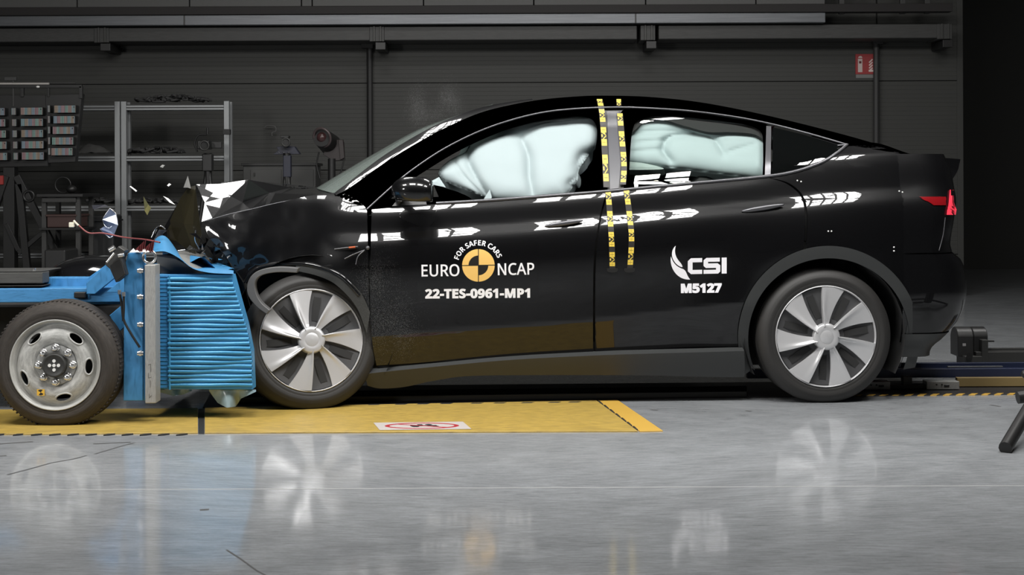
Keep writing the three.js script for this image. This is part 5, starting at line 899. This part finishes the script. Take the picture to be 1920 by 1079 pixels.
  single('equipment_case', [span(V(X(82, 11.6), 0.002, CAMZ - 11.6), V(X(122, 11.6), Y(465, 11.6), CAMZ - 11.95), 0.015)], std(lin(0.016, 0.016, 0.016), 0.5), 'low black equipment case behind the trolley deck', 'case');
}
// ---------------------------------------------------------------- floor camera at the tail, tripod at the right edge
{
  const d = 8.5, t = thing('floor_camera_box', 'small black boxed floor camera on a beam behind the car tail', 'camera', V(X(1824, d), 0, CAMZ - d));
  const a = W(1797, 668, d), b = W(1851, 616, d), r = 0.05, pr = [];
  const sh = new THREE.Shape(); const wz = 0.14; sh.moveTo(-wz / 2, a.y); sh.lineTo(wz / 2, a.y); sh.lineTo(wz / 2, b.y - wz / 2 + 0.02); sh.absarc(0, b.y - wz / 2, wz / 2, 0.28, Math.PI - 0.28, false); sh.closePath();
  const shell = (x0, x1) => new THREE.ExtrudeGeometry(sh, { depth: x1 - x0, bevelEnabled: true, bevelThickness: 0.004, bevelSize: 0.004, bevelSegments: 1 }).rotateY(Math.PI / 2).translate(x0, 0, CAMZ - d - 0.07);
  part(t, 'housing', shell(a.x, W(1824, 640, d).x), std(lin(0.03, 0.03, 0.03), 0.4)); part(t, 'rear_housing', shell(W(1827, 640, d).x, b.x), std(lin(0.022, 0.022, 0.022), 0.35));
  part(t, 'label_plate', box(0.02, 0.016, 0.002, ...W(1808, 647, d - 0.075).toArray(), 0.0005), std(lin(0.35, 0.34, 0.34), 0.5)); part(t, 'knob', rod(W(1818, 668, d - 0.06), W(1818, 668, d - 0.1), 0.018), K2()); part(t, 'cable_stub', rod(W(1850, 640, d), W(1864, 640, d), 0.006), K2());
  function K2() { return M.blackPlastic; }
  part(t, 'stand', [span(V(W(1803, 690, d).x, 0.01, CAMZ - d + 0.06), V(W(1836, 670, d).x, a.y + 0.005, CAMZ - d - 0.1), 0.004), span(V(W(1836, 690, d).x, 0.01, CAMZ - d + 0.05), V(W(1848, 650, d).x, Y(640, d), CAMZ - d - 0.1), 0.004)], M.darkSteel);
  part(t, 'beam', [span(V(W(1826, 688, d).x, 0.012, CAMZ - d + 0.04), V(4.2, 0.105, CAMZ - d - 0.05), 0.004)], M.darkSteel); part(t, 'beam_top', span(V(W(1846, 688, d).x, 0.1, CAMZ - d - 0.055), V(4.2, 0.115, CAMZ - d - 0.09), 0.002), M.trunking);
  const d2 = 6.5, q = thing('camera_tripod', 'black camera tripod cut by the right edge of the picture', 'tripod', V(X(1960, d2), 0, CAMZ - d2)), K = M.blackPlastic;
  const hub = W(1965, 705, d2); part(q, 'hub', rod(V(hub.x, hub.y - 0.1, hub.z), V(hub.x, hub.y + 0.25, hub.z), 0.05), K);
  part(q, 'leg', rod(hub, G(1885, 850).setY(0.02), 0.028), K); part(q, 'leg', rod(hub, V(hub.x + 0.5, 0.02, hub.z - 0.2), 0.028), K); part(q, 'leg', rod(hub, G(1985, 1060).setY(0.02), 0.028), K);
  part(q, 'knob', [rod(W(1908, 746, d2), W(1940, 742, d2), 0.03), new THREE.SphereGeometry(0.02, 12, 8).translate(...W(1922, 702, d2).toArray())], K);
}
// ---------------------------------------------------------------- smoke: clouds of fine airborne grains
{
  const puff = (name, label, blobs, n, size, tone) => {
    const g = new THREE.TetrahedronGeometry(size), m = new THREE.InstancedMesh(g, std(lin(tone, tone, tone), 1), n), q = new THREE.Object3D();
    const gs = () => { let s = 0; for (let k = 0; k < 4; k++) s += rnd(); return (s - 2) * 1.1; };
    let c = V(); blobs.forEach((b) => c.add(W(b[0], b[1], b[4]))); c.divideScalar(blobs.length);
    for (let i = 0; i < n; i++) { const b = blobs[Math.floor(rnd() * blobs.length)]; let px, py, tries = 0; do { px = b[0] + gs() * b[2]; py = b[1] + gs() * b[3]; tries++; } while (tries < 6 && noise3(px * 0.02, py * 0.012, 6) < rr(-1.2, 0.4)); q.position.copy(W(px, py, b[4] + gs() * 0.12).sub(c)); q.rotation.set(rr(0, 6), rr(0, 6), 0); q.scale.setScalar(rr(0.6, 1.3)); q.updateMatrix(); m.setMatrixAt(i, q.matrix); }
    m.name = name; m.position.copy(c); m.userData = { label, category: 'smoke', kind: 'stuff' }; scene.add(m);
  };
  puff('smoke', 'faint grey smoke drifting beside the front wheel', [[716, 570, 44, 60, 6.9], [736, 625, 50, 36, 6.88], [704, 525, 30, 44, 6.9], [726, 600, 40, 56, 6.88]], 9000, 0.0005, 0.34);
  puff('smoke_001', 'faint grey smoke wisps above the windscreen', [[785, 208, 18, 40, 8.3], [842, 194, 18, 34, 8.3], [814, 212, 40, 30, 8.3]], 8000, 0.00055, 0.34);
}
renderer.render(scene, camera);
